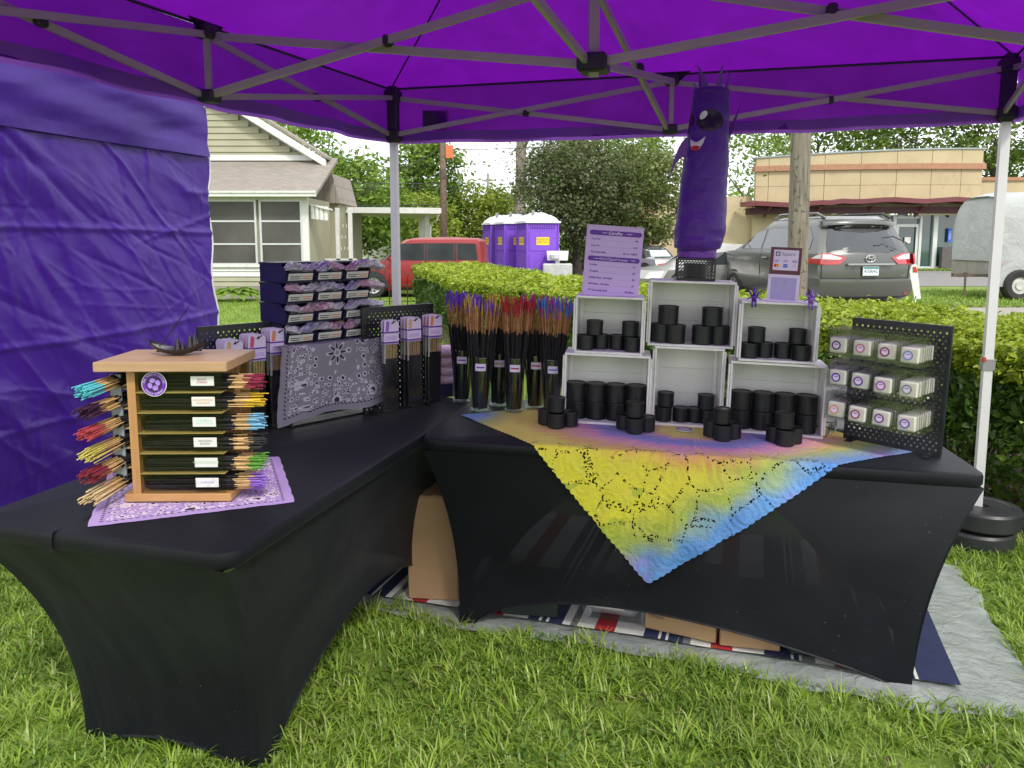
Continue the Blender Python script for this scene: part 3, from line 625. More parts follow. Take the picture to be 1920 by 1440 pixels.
# red boxy car, left flank to us, nose to the left
RED = paint('paint_red', (.25, .010, .012), 0, .4, .12)
rows = [(.18, .1, 3.5, .74), (.3, .02, 3.62, .82), (.5, 0, 3.64, .84), (.78, .03, 3.6, .84), (.88, .03, 3.45, .83), (.91, .03, 2.80, .82), (1.2, .05, 2.48, .80), (1.42, .09, 2.22, .765), (1.47, .14, 2.12, .73), (1.51, .3, 1.9, .62)]
xb = Car('compact_car', 'red boxy compact car parked behind the black wire fence', (-.62, 20.3, 0), R(176), rows, RED, 'car', None, .06, .22)
xb.side('side_window', [(1.55, .95), (2.52, .95), (2.30, 1.24), (2.16, 1.37), (1.55, 1.38)], CARGLASS2); xb.side('side_window', [(.8, .95), (1.45, .95), (1.45, 1.38), (.8, 1.38)], CARGLASS2); xb.side('side_window', [(.18, .96), (.70, .96), (.70, 1.38), (.24, 1.37)], CARGLASS2)
xb.side('pillar', [(.72, .94), (.79, .94), (.79, 1.39), (.72, 1.39)], BLK, 1, .004); xb.side('pillar', [(1.46, .94), (1.54, .94), (1.54, 1.39), (1.46, 1.39)], BLK, 1, .004)
xb.rear('windshield', [(-.88, .93), (.88, .93), (.84, 1.38), (-.84, 1.38)], NTend('windshield_glass', (.10, .13, .12), .04), front=True)
for x in (1.5, 2.55): xb.side('door_seam', [(x, .3), (x + .012, .3), (x + .012, .94), (x, .94)], BLK, 1, .003)
xb.side('sill', [(.9, .20), (2.4, .20), (2.4, .27), (.9, .27)], BLK, 1, .004)
m = MB(); m.box((2.35, .96, .98), (.1, .18, .13), bev=.04); m.build('mirror', RED, xb.t)
m = MB(); m.box((1.7, .85, .8), (.16, .04, .035), bev=.01); m.build('door_handle', RED, xb.t)
for sg in (-1, 1):
    xb.wheel(2.85, sg, .31, .2, 9); xb.wheel(.6, sg, .31, .2, 9); xb.rear('headlight', [(sg * .6, .62), (sg * .95, .6), (sg * .97, .76), (sg * .62, .78)], M_CLR, front=True)
xb.side('headlight', [(3.3, .62), (3.45, .62), (3.42, .76), (3.28, .77)], M_CLR)
# silver convertible
SIL = paint('paint_silver', (.40, .39, .37), .6, .3)
rows = [(.18, .2, 3.6, .72), (.3, .05, 3.75, .80), (.55, 0, 3.8, .83), (.72, .03, 3.75, .82), (.80, .1, 3.5, .80), (.82, .75, 2.35, .74), (1.1, 1.0, 1.95, .66), (1.22, 1.2, 1.75, .56)]
cv = Car('convertible', 'silver convertible with black soft top parked behind the price sign', (5.75, 26.9, 0), R(122), rows, SIL, 'car', None, .2, .3)
cv.side('soft_top', [(.82, .83), (1.72, .83), (1.6, 1.1), (1.4, 1.2), (1.1, 1.17)], BLK, 1, .008); cv.rear('soft_top', [(-.95, .83), (.95, .83), (.95, 1.2), (-.95, 1.2)], BLK, .008); cv.rear('rear_window', [(-.66, .88), (.66, .88), (.6, 1.1), (-.6, 1.1)], NTend('plastic_rear_window', (.42, .52, .5), .08), .02)
cv.side('side_window', [(1.75, .85), (2.25, .85), (1.95, 1.08), (1.66, 1.1)], NTend('pale_glass', (.30, .36, .34), .06), 1, .008)
m = MB(); m.box((1.5, 0, 1.235), (.62, 1.1, .03), bev=.01); m.build('soft_top', BLK, cv.t)
for sg in (-1, 1): cv.rear('tail_light', [(sg * .62, .56), (sg * .9, .55), (sg * .92, .66), (sg * .64, .67)], M_RED, .012); cv.wheel(.78, sg, .31, .2, 9); cv.wheel(3.05, sg, .31, .2, 9)
cv.side('side_marker', [(.2, .45), (.42, .45), (.42, .49), (.2, .49)], M_RED)
rows = [(.18, .2, 3.9, .72), (.3, .05, 4.05, .80), (.55, 0, 4.1, .83), (.74, .03, 3.95, .82), (.82, .1, 2.9, .80), (1.1, .5, 2.3, .7), (1.35, .9, 1.9, .58)]
c4 = Car('sedan', 'silver car mostly hidden behind the black basket and inflatable figure', (6.6, 20.6, 0), R(205), rows, SIL, 'car', None, .2, .35)
c4.rear('headlight', [(-.95, .55), (-.6, .55), (-.62, .7), (-.94, .72)], M_CLR, front=True); c4.rear('headlight', [(.95, .55), (.6, .55), (.62, .7), (.94, .72)], M_CLR, front=True)
for sg in (-1, 1): c4.wheel(.8, sg); c4.wheel(3.2, sg)
c4.side('side_window', [(1.0, .86), (2.5, .86), (2.1, 1.15), (1.1, 1.2)], CARGLASS, 1); c4.side('side_window', [(1.0, .86), (2.5, .86), (2.1, 1.15), (1.1, 1.2)], CARGLASS, -1)
# covered trailer
def tarp_mat(name, c):
    t = NT(name); co = t.co(); f = t.noise(1.6, 6, co, .6, .8)
    return t.end(t.pbr(Base_Color=t.ramp(f, [(.3, vmul(c, .88)), (.7, vmul(c, 1.08))]), Roughness=.55, Normal=t.bump(t.noise(2.6, 7, co, .6, 1.5), .55, .08)))
TARP = tarp_mat('trailer_tarp', (.38, .395, .39)); trl = thing('trailer', 'tarp covered two axle trailer by the right canopy leg', 'trailer', (0, 0, 0))
def trl_body(a, b):       # a along the trailer, b round the arch
    x = 11.5 + a * 4.6; th = math.pi * b; k = .93 + .07 * min(1, a * 10)
    return (x + (.25 * (1 - abs(math.cos(th))) if a < .01 else 0) + .02 * fbm(a * 9, b * 9), 19.6 + 1.0 * -math.copysign(abs(math.cos(th)) ** .45, math.cos(th)) * k, .95 + (1.68 * abs(math.sin(th)) ** .38 * k) + .03 * fbm(a * 6, b * 8, 3))
m = MB(); m.grid(40, 30, trl_body); n = 30; m.poly([trl_body(0, k / 29) for k in range(30)]); m.build('cover', TARP, trl, smooth=True, ang=50)
m = MB(); m.b2(11.55, 16, 18.62, 20.6, .55, .97); m.build('lower_body', mat('trailer_metal', (.36, .33, .31), .5, .3), trl)
m = MB(); m.prism([(11.65 + .6 * math.cos(a) * 1.0 + .35, 18.5, .35 + .62 * math.sin(a)) for a in [math.pi * k / 12 for k in range(13)]], (0, .12, 0)); m.build('fender', TARP, trl)
m = MB(); m.prism([(13.0 + .6 * math.cos(a) + .35, 18.5, .35 + .62 * math.sin(a)) for a in [math.pi * k / 12 for k in range(13)]], (0, .12, 0)); m.build('fender', TARP, trl)
for x in (12.0, 13.33):
    m = MB(); m.lathe([(.2, .02), (.24, 0), (.34, 0), (.38, .04), (.38, .22), (.2, .22)], 26, (x, 18.42, .38), 'y'); wo = m.build('wheel', TYRE, trl, smooth=True, ang=40)
    m = MB(); m.lathe([(0, .03), (.1, .02), (.11, .05), (.19, .06), (.21, .02), (.22, .05)], 22, (x, 18.42, .38), 'y'); m.build('rim', mat('rim_white', (.5, .49, .47), .5), wo)
m = MB(); m.bar((11.6, 19, .6), (11.0, 19.3, .58), .07, .07); m.bar((11.6, 20, .6), (11.0, 19.3, .58), .07, .07); m.tube([(11.12, 19.2, .02), (11.12, 19.2, .66)], .025, 8); m.b2(10.85, 11.0, 19.24, 19.36, .55, .64); m.build('tongue', mat('rusty_steel', (.12, .09, .075), .8, var=.3), trl)

trl.location.x = .12

# ------------------------------------------------------------------ portable toilets and hand wash stand
PPU = mat('plastic_purple', (.19, .065, .52), .45, var=.06); PPD = mat('plastic_purple_dark', (.10, .03, .32), .5); PWH = mat('plastic_white', (.72, .73, .76), .5, var=.04); M_YSGN = mat('sign_yellow', (.80, .56, .02), .5, var=.03); M_INK = mat('ink_dark', (.05, .03, .04), .6)
def toilet(loc, rz, label):
    t = thing('portable_toilet', label, 'portable toilet', loc, rz, 'purple portable toilets'); W = 1.2; H = 2.12
    m = MB(); m.b2(-.58, .58, -.58, .58, .08, H); m.build('cabin', PPU, t)
    m = MB(); m.b2(-.62, .62, -.62, .62, 0, .09); m.build('skid', mat('skid_grey', (.25, .25, .26), .6), t)
    for sx in (-1, 1):
        for sy in (-1, 1): m = MB(); m.box((sx * .585, sy * .585, 1.1), (.07, .07, 2.04), bev=.02); m.build('corner_post', PPU, t)
    for rot, nm in ((0, 'side_panel'), (90, 'side_panel'), (180, 'side_panel'), (-90, 'door')):
        M4 = Matrix.Rotation(R(rot), 3, 'Z')
        def pr(poly, d0, d1, name, mt, par):
            m = MB(); m.prism([M4 @ Vector((x, -d0, z)) for x, z in poly], M4 @ Vector((0, -(d1 - d0), 0))); return m.build(name, mt, par)
        p = pr([(-.5, .15), (.5, .15), (.5, .95), (.42, 1.02), (-.42, 1.02), (-.5, .95)], .58, .60, nm, PPU, t)
        pr([(-.5, 1.08), (.5, 1.08), (.5, 1.72), (.4, 1.78), (-.4, 1.78), (-.5, 1.72)], .58, .60, 'upper_panel', PPU, t)
        pr([(-.38, .25), (.38, .25), (.3, .78), (-.3, .78)], .60, .615, 'embossed_rib', PPU, p)
        m = MB()
        m.prism([M4 @ Vector((x, -.585, z)) for x, z in ((-.48, 1.86), (.48, 1.86), (.48, 2.03), (-.48, 2.03))], M4 @ Vector((0, -.008, 0))); v = m.build('vent', PPD, t)
        m = MB()
        for k in range(11): x = -.45 + k * .09; m.prism([M4 @ Vector((a, -.593, z)) for a, z in ((x, 1.87), (x + .03, 1.87), (x + .03, 2.02), (x, 2.02))], M4 @ Vector((0, -.01, 0)))
        m.build('vent_bars', PPU, v)
        if rot in (0, -90):
            s_ = pr([(-.24, 1.28), (.24, 1.28), (.24, 1.56), (-.24, 1.56)], .60, .612, 'sign', M_YSGN, t)
            for bd, z, sz in (('HUDSON', 1.48, .12), ('RENTALS', 1.38, .12)): text(bd, sz, M_INK, s_, M4 @ Vector((0, -.6135, z)), (R(90), 0, R(rot)), sx=.85)
    m = MB(); m.grid(17, 9, lambda a, b: ((a - .5) * 1.3, (b - .5) * 1.3, H + .0 + .34 * (math.sin(math.pi * a) ** .5 if 0 < a < 1 else 0) * (math.sin(math.pi * b) ** .35 if 0 < b < 1 else 0) * (1 - .12 * (int(a * 16) % 4 == 0))))
    m.b2(-.66, .66, -.66, .66, H - .06, H + .01); m.build('roof', PWH, t, smooth=True, ang=40)
    m = MB(); m.cyl((-.3, -.4, H + .15), .06, .25, 10); m.build('vent_pipe', mat('pipe_grey', (.28, .28, .29), .5), t)
    return t
toilet((.92, 28.3, 0), R(17), 'nearest purple portable toilet, its broad side with yellow sign facing the hedge')
toilet((.12, 29.9, 0), R(17), 'middle purple portable toilet, partly behind the nearest one')
toilet((-.42, 31.2, 0), R(17), 'farthest purple portable toilet, beside the red car roof')
hw = thing('hand_wash_station', 'grey and white hand wash stand in front of portable toilets', 'hand wash stand', (1.6, 27.4, 0))
m = MB(); m.box((0, 0, .32), (1.02, .6, .64), bev=.04); m.build('tank', mat('tank_grey', (.45, .46, .44), .6), hw)
m = MB(); m.prism([(-.35, -.2, .75), (.35, -.2, .75), (.38, -.2, 1.08), (-.38, -.2, 1.08)], (0, .4, 0)); m.b2(-.08, .08, -.1, .1, .6, .8); m.build('basin', PWH, hw)
m = MB(); m.lathe([(0, .78), (.16, .82), (.2, .95), (.12, 1.02)], 14, (-.1, -.25, 0)); m.build('towel_roll', PWH, hw)

# ------------------------------------------------------------------ far hedge, wire fence, hosta, shrubs by the house
rng = np.random.default_rng(21)
def bush(name, label, c, r, n, size, leaf, cat='bush', sq=False, group=None):
    t = thing(name, label, cat, c, 0, group)
    P = rng.uniform(-1, 1, (n, 3)) if sq else rng.normal(size=(n, 3))
    if not sq: P = P / np.linalg.norm(P, axis=1)[:, None] * (rng.random(n) ** .4 * (1 + .25 * rng.normal(size=n)))[:, None]
    P[:, 2] = np.abs(P[:, 2]) if not sq else (P[:, 2] + 1) / 2
    leaf_cloud('foliage', P * np.array(r), size, leaf, t, rng=rng)
    m = MB()
    for k in range(6): a = k * 1.05; m.tube([(0, 0, -.05), (math.cos(a) * r[0] * .4, math.sin(a) * r[1] * .4, r[2] * .6)], [.02, .008], 4)
    m.build('stems', BARKD, t); return t
bush('hedge', 'dark clipped hedge far behind the price sign', (2.9, 33.5, .12), (1.5, .5, .72), 3500, .13, LEAF_OAK, 'hedge', True)
bush('bush', 'grey green shrub in front of the small white house', (-6.9, 26, 0), (.95, .8, 1.25), 2600, .11, LEAF_OLIVE)
bush('bush', 'bright yellow green shrub beside the red car windshield', (-5.0, 24.2, 0), (.6, .5, .85), 1600, .09, LEAF_YEL)
ho = thing('hosta_plant', 'leafy green hosta growing by the house foundation', 'plant', (-6.6, 18.5, 0)); HL = leafmat('leaf_hosta', [(.13, .24, .03), (.22, .36, .05), (.32, .44, .09)])
for k in range(34):
    a = k * 2.4; rr = .1 + .5 * (k / 34) ** .7; L = .34; tilt = .75 - .6 * k / 34; m = MB(); hw_ = .1
    def lf(u, v, a=a, rr=rr, L=L, tilt=tilt): x = rr * .5 + L * u * math.cos(tilt) + .1 * u * u; z = .12 + L * u * math.sin(tilt) + .16 * (1 - rr) - .22 * u * u; y = (v - .5) * 2 * hw_ * math.sin(math.pi * min(.98, u * .9 + .08)) ** .8; z -= abs(v - .5) * -.06; return (x * math.cos(a) - y * math.sin(a), x * math.sin(a) + y * math.cos(a), z)
    m.grid(6, 3, lf); m.build('leaf', HL, ho, smooth=True, recalc=False)
M_IRON = mat('iron_black', (.02, .02, .022), .5)
fn = thing('wire_fence', 'low black hoop topped wire fence on the lawn before the red car', 'fence', (-3.9, 17.0, 0))
for i in range(11):
    m = MB(); x = i * .2; m.tube([(x, 0, -.02), (x, 0, .62 if i % 2 else .5)], .012, 5); m.build('picket', M_IRON, fn)
for i in range(5):
    m = MB(); x = .1 + i * .4 - .1; m.tube([(x, .0, .5)] + [(x + .2 - .2 * math.cos(a), 0, .62 + .18 * math.sin(a)) for a in [math.pi * k / 10 for k in range(11)]] + [(x + .4, 0, .5)], .008, 5); m.build('hoop', M_IRON, fn)
m = MB()
for z in (.12, .48): m.tube([(0, 0, z), (2.1, 0, z)], .008, 5)
m.build('rail', M_IRON, fn)
# ------------------------------------------------------------------ pop-up canopy
def tentcloth(name, col, tr=.5, rough=.5, wr=1.0):
    t = NT(name); co = t.co(); f = t.noise(3.2 * wr, 6, co, .55, 1.2)
    b1 = t.bump(t.noise(2.4 * wr, 5, t.n('ShaderNodeMapping', {'Vector': co, 'Rotation': (.5, .7, .5), 'Scale': (1, .6, .8)}).outputs[0], .5, .4), .35, .05)
    b2 = t.n('ShaderNodeBump', {'Height': t.noise(22, 5, co, .55, .3), 'Strength': .16, 'Distance': .01, 'Normal': b1}).outputs[0]
    c = t.ramp(f, [(.3, vmul(col, .9)), (.7, vmul(col, 1.1))])
    d = t.pbr(Base_Color=c, Roughness=rough, Specular_IOR_Level=.4, Normal=b2, Sheen_Weight=.1)
    x = t.n('ShaderNodeBsdfTranslucent', {'Color': c, 'Normal': b2}).outputs[0]
    return t.end(t.mixs(tr, d, x))
CANOPY = tentcloth('canopy_cloth', (.145, .004, .31), .52); VALC = tentcloth('valance_cloth', (.155, .008, .33), .55); HEMC = tentcloth('hem_cloth', (.27, .085, .50), .45); WALLC = tentcloth('tent_wall_cloth', (.050, .009, .245), .25, .36, .9)
M_TUBE = mat('tent_tube_grey', (.42, .38, .36), .42, .15, var=.06); M_LEG = mat('tent_leg_white', (.66, .65, .66), .35, .1, var=.04); M_JNT = mat('joint_black', (.025, .02, .04), .5)
def ridge_field(A, B, n, seed, wl, wh, amp):
    """sum of n short sharp creases over the sheet; A, B are flat coordinates"""
    rg = np.random.default_rng(seed); Q = np.zeros_like(A)
    for k in range(n):
        ca, cb = rg.uniform(A.min(), A.max()), rg.uniform(B.min(), B.max()); th = rg.normal(-.75, .45) if rg.random() < .7 else rg.uniform(-1.6, 1.6); ln = rg.uniform(.12, .5); wd = rg.uniform(wl, wh)
        s = (A - ca) * math.cos(th) + (B - cb) * math.sin(th); d = -(A - ca) * math.sin(th) + (B - cb) * math.cos(th) + .03 * np.sin(s * rg.uniform(2, 7))
        Q += rg.uniform(.3, 1) * amp * np.exp(-np.abs(d / wd) ** 1.4) * np.exp(-(s / ln) ** 4) * (1 if rg.random() < .7 else -.7)
    return Q
TL, TR_, FL = Vector((-.65, 4.35, 0)), Vector((2.24, 3.60, 0)), Vector((-1.69, 1.81, 0)); FR = TR_ + FL - TL
UP, LO = 2.27, 2.03; CT = (TL + TR_ + FL + FR) / 4; PEAK = 3.15
tent = thing('pop_up_canopy', 'purple pop-up canopy with grey truss frame over the tables', 'canopy')
Z = lambda p, z: Vector((p.x, p.y, z))
corners = [TL, TR_, FR, FL]
for i in range(4):
    a, b = corners[i], corners[(i + 1) % 4]; nrm = Vector(((b - a).y, -(b - a).x, 0)).normalized()
    if nrm.dot(a - CT) < 0: nrm = -nrm
    ao, bo = Z(a, UP + .015) + (a - CT).normalized() * .05, Z(b, UP + .015) + (b - CT).normalized() * .05
    pk = Z(CT, PEAK); m = MB()
    def roof(u, v, ao=ao, bo=bo, pk=pk):
        v = max(0, v * 1.012 - .012); e = ao.lerp(bo, u); p = e.lerp(pk, v); s = math.sin(math.pi * u) * math.sin(math.pi * min(1, v * 1.1)); return (p.x, p.y, p.z - .05 * s * (1 - v) + .012 * fbm(p.x * 3, p.y * 3) * (1 - v) * min(1, v * 8) * min(1, 8 * min(u, 1 - u)))
    NA, NB = 110, 80; Vr = np.array([roof(i_ / (NA - 1), j_ / (NB - 1)) for j_ in range(NB) for i_ in range(NA)]); ga, gb = np.meshgrid(np.linspace(0, 2.9, NA), np.linspace(0, 1.7, NB))
    Vr[:, 2] += ((ridge_field(ga, gb, 70, 40 + i, .008, .03, .009) + ridge_field(ga, gb, 14, 60 + i, .05, .12, .014)) * np.clip(gb * 6, 0, 1) * np.clip(np.minimum(ga, 2.9 - ga) * 7, 0, 1) * np.clip((1.7 - gb) * 3, 0, 1)).ravel(); Ir = (np.arange(NB - 1)[:, None] * NA + np.arange(NA - 1)[None, :]).ravel()
    bulk('canopy_panel', Vr, np.stack([Ir, Ir + 1, Ir + NA + 1, Ir + NA], 1), CANOPY, tent, smooth=True)
    m = MB()
    def val(u, v, ao=ao, bo=bo, nrm=nrm): p = ao.lerp(bo, u); q = .018 * math.sin(u * 37) * v + .03 * fbm(u * 6, v * 2, i) * v; return (p.x + nrm.x * (.01 * v + q), p.y + nrm.y * (.01 * v + q), p.z + .006 - .284 * v - .012 * math.sin(math.pi * u))
    m.grid(60, 6, val); m.build('valance', VALC, tent, smooth=True)
    m = MB()
    def hem(u, v, f=val, nrm=nrm): p = f(u, .84 + .22 * v); return (p[0] - nrm.x * .006, p[1] - nrm.y * .006, p[2])
    m.grid(60, 2, hem); m.build('hem', HEMC, tent, smooth=True)
    m = MB(); m.tube([ao.lerp(bo, k / 10) - nrm * .012 - Vector((0, 0, .004)) for k in range(11)], .006, 4); m.build('eave_webbing', M_JNT, tent)
    m = MB(); m.tube([ao.lerp(pk, k / 8) - Vector((0, 0, .012)) for k in range(9)], .005, 4); m.build('hip_seam', M_JNT, tent)
def joint(p, s=(.06, .06, .07), nm='joint'): m = MB(); m.box(p, s, rz=R(-15), bev=.008); m.build(nm, M_JNT, tent)
def bar(a, b, w=.024, h=.014, mt=M_TUBE): m = MB(); m.bar(a, b, h, w); m.build('truss_bar', mt, tent)
mids = [(corners[i] + corners[(i + 1) % 4]) / 2 for i in range(4)]
for i, p in enumerate(corners):
    m = MB(); m.box(Z(p, 1.12), (.038, .038, 2.24), rz=R(-15)); lg = m.build('leg', M_LEG, tent)
    m = MB(); m.box(Z(p, 2.14), (.056, .056, .30), rz=R(-15), bev=.008); m.build('corner_sleeve', M_JNT, tent); joint(Z(p, LO), (.075, .075, .06), 'slider'); joint(Z(p, UP - .03), (.08, .08, .06))
    m = MB(); m.box(Z(p, .88), (.052, .052, .05), rz=R(-15)); m.build('height_lock', mat('lock_grey', (.25, .25, .26), .5), lg)
    m = MB(); m.cyl(Z(p, 0), .05, .012, 12); m.build('foot_plate', M_TUBE, lg)
m = MB(); m.box(Z(TR_, .905) + Vector((-.033, -.025, 0)), (.014, .012, .022)); m.build('leg_clip', M_RED, tent)
for i in range(4):
    a, b = corners[i], corners[(i + 1) % 4]; q = mids[i]
    joint(Z(q, UP - .02), (.07, .07, .05)); joint(Z(q, LO - .02), (.07, .07, .045)); m = MB(); m.bar(Z(q, LO), Z(q, UP - .02), .022, .022); m.build('mid_post', M_TUBE, tent)
    m = MB(); d_ = (b - a).normalized(); m.prism([Z(q, UP + .02) - d_ * .09, Z(q, UP + .02) + d_ * .09, Z(q, UP - .03) + d_ * .03, Z(q, UP - .03) - d_ * .03], (0, 0, -.004)); m.build('fabric_tab', M_JNT, tent)
    for p in (a, b):
        d = (q - p).normalized(); nn = Vector((-d.y, d.x, 0)) * .012
        bar(Z(p, UP - .04) + nn, Z(q, LO - .02) + nn); bar(Z(p, LO) - nn, Z(q, UP - .03) - nn); joint(Z((p + q) / 2, (UP + LO) / 2 - .03), (.03, .045, .035), 'pivot')
    d = (CT - q).normalized(); nn = Vector((-d.y, d.x, 0)) * .014
    bar(Z(q, UP - .03) + nn, Z(CT, LO + .02) + nn, .028, .016); bar(Z(q, LO - .02) - nn, Z(CT, UP + .06) - nn, .028, .016); joint(Z((CT + q) / 2, (UP + LO) / 2 + .02), (.032, .05, .04), 'pivot')
joint(Z(CT, LO + .02), (.1, .1, .06), 'hub'); joint(Z(CT, UP + .06), (.09, .09, .06), 'hub'); m = MB(); m.bar(Z(CT, LO - .02), Z(CT, PEAK - .03), .034, .034); m.build('centre_pole', M_TUBE, tent); m = MB(); m.cyl(Z(CT, PEAK - .06), .07, .05, 16); m.build('peak_cap', M_JNT, tent)
m = MB(); a_ = TL.lerp(TR_, .055); b_ = TL.lerp(TR_, .105); m.prism([Z(a_, 2.06) , Z(b_, 2.06), Z(b_, 2.165), Z(a_, 2.165)], (.0, -.004, 0)); o_ = m.build('care_label', mat('label_dark_purple', (.05, .01, .09), .7), tent); o_.location = (0, .055, 0)
# stacked round weights round the leg foot
wt = thing('leg_weight', 'two stacked black round weights on the right canopy leg foot', 'leg weight', Z(TR_, 0))
M_WT = mat('weight_plastic', (.028, .03, .032), .45, var=.25)
for k in range(2):
    z = k * .105; m = MB(); m.lathe([(.03, z), (.16, z), (.168, z + .008), (.17, z + .078), (.162, z + .09), (.128, z + .094), (.122, z + .088), (.03, z + .09), (.03, z)], 28, (.0, 0, 0)); o_ = m.build('weight_ring', M_WT, wt, smooth=True, ang=24, loc=(.02 * k, -.01 * k, 0))
    m = MB(); m.cyl((-.1, -.05, z + .09), .022, .022, 10); m.build('fill_cap', M_WT, o_)

# neighbouring tent: hanging wall with its own valance
nb = thing('tent_wall_panel', 'wrinkled purple side wall of the neighbouring tent', 'tent wall')
A0, A1 = Vector((-2.62, 2.35, 0)), Vector((-1.86, 4.80, 0)); dN = (A1 - A0).normalized(); nN = Vector((dN.y, -dN.x, 0))
def ridge(u, z, c, w, amp): return amp * math.exp(-((c) / w) ** 2)
def wall(u, v):
    p = A0.lerp(A1, u); z = 1.97 - 1.97 * v; L = u * 2.57
    q = .016 * fbm(L * 1.3 + z * 1.6, z * .8, 1) + .007 * fbm(L * 4, z * 3, 5)
    for zc, s_ in ((1.50, .02), (1.02, -.05), (.55, .03)): q += ridge(u, z, z - zc - s_ * math.sin(u * 3), .014, .011)
    for k in range(6): q += .011 * math.exp(-((((L - .42 * k) * .8 + (z - 1.9) * (.75 - .1 * k)) / .055) ** 2)) * max(0, min(1, (2.0 - z) * 1.4))
    q += .05 * v * math.sin(u * 9 + .6)
    e = .012 * math.sin(z * 14) * (u > .97)
    return (p.x + nN.x * q + dN.x * (e + .05 * u * v), p.y + nN.y * q + dN.y * (e + .05 * u * v), z)
NU, NV = 230, 190; V_ = np.array([wall(i / (NU - 1), j / (NV - 1)) for j in range(NV) for i in range(NU)]); uu, vv = np.meshgrid(np.linspace(0, 2.57, NU), np.linspace(0, 1.97, NV))
q_ = (ridge_field(uu, -vv, 90, 4, .006, .02, .012) + ridge_field(uu, -vv, 170, 14, .003, .009, .006) + ridge_field(uu, -vv, 26, 9, .03, .07, .02)).ravel(); V_[:, 0] += nN.x * q_; V_[:, 1] += nN.y * q_
I_ = (np.arange(NV - 1)[:, None] * NU + np.arange(NU - 1)[None, :]).ravel(); bulk('wall_cloth', V_, np.stack([I_, I_ + 1, I_ + NU + 1, I_ + NU], 1), WALLC, nb, smooth=True)
def wval(u, v):
    p = A0.lerp(A1, u); z = 2.27 - .31 * v - (.03 * max(0, (u - .965) / .035) ** 2 * (1 - v)); L = u * 2.57; q = .02 + .012 * fbm(L * 1.2 - z * 4, z * 3, 9) + .006 * math.sin(L * 5 + z * 30)
    return (p.x + nN.x * q, p.y + nN.y * q, z)
m = MB(); m.grid(120, 24, wval); m.build('valance', WALLC, nb, smooth=True)
m = MB(); m.grid(80, 3, lambda u, v: tuple(Vector(wval(u, .80 + .2 * v)) + nN * .004)); m.build('hem', WALLC, nb, smooth=True)
m = MB(); m.tube([Vector(wall(1, k / 40)) + dN * .006 for k in range(41)], .006, 5); m.build('zipper', W_WHT, nb)
m = MB(); m.grid(24, 8, lambda u, v: tuple(Z(A0.lerp(A1, u), 2.245) - nN * 1.4 * v + Vector((0, 0, .02 * v)))); m.build('roof_cloth', WALLC, nb, smooth=True)

# ------------------------------------------------------------------ tables in stretch covers
def spandex(name, see):
    t = NT(name); co = t.co()
    d = t.pbr(Base_Color=t.ramp(t.noise(3, 4, co), [(.3, (.005, .0055, .008)), (.7, (.009, .010, .013))]), Roughness=.48, Specular_IOR_Level=.15, Sheen_Weight=.08, Sheen_Roughness=.4, Sheen_Tint=(.55, .58, .65), Normal=t.n('ShaderNodeBump', {'Height': t.noise(700, 2, co), 'Strength': .12, 'Distance': .002, 'Normal': t.bump(t.noise(4, 4, co, .5, 1), .12, .02)}).outputs[0])
    d = t.mixs(t.math('MULTIPLY', t.math('GREATER_THAN', t.noise(130, 2, co), .765), .35), d, t.pbr(Base_Color=(.35, .34, .33), Roughness=.9))
    if not see: return t.end(d)
    return t.end(t.mixs(see, d, t.n('ShaderNodeBsdfTransparent').outputs[0]))
SPX = spandex('stretch_cloth_top', 0); SPS = spandex('stretch_cloth_side', .024)
def frame(O, phi, tilt=0):
    c, s = math.cos(R(phi)), math.sin(R(phi)); ct, st = math.cos(R(tilt)), math.sin(R(tilt))
    u = Vector((c * ct, s * ct, -st)); v = Vector((-s, c, 0)); n = u.cross(v)
    M = Matrix((u, v, n)).transposed().to_4x4(); M.translation = Vector(O); return M
MR = frame((-.335, 2.741, .745), -8.773, 1.5)      # right table top: x along the front, y back, z up from the top
ML = frame((-1.375, 1.90, .745), -16, 0)           # left table top
def on(Mt, x, y, z=0, rz=0): return Mt @ Matrix.Translation((x, y, z)) @ Matrix.Rotation(R(rz), 4, 'Z')
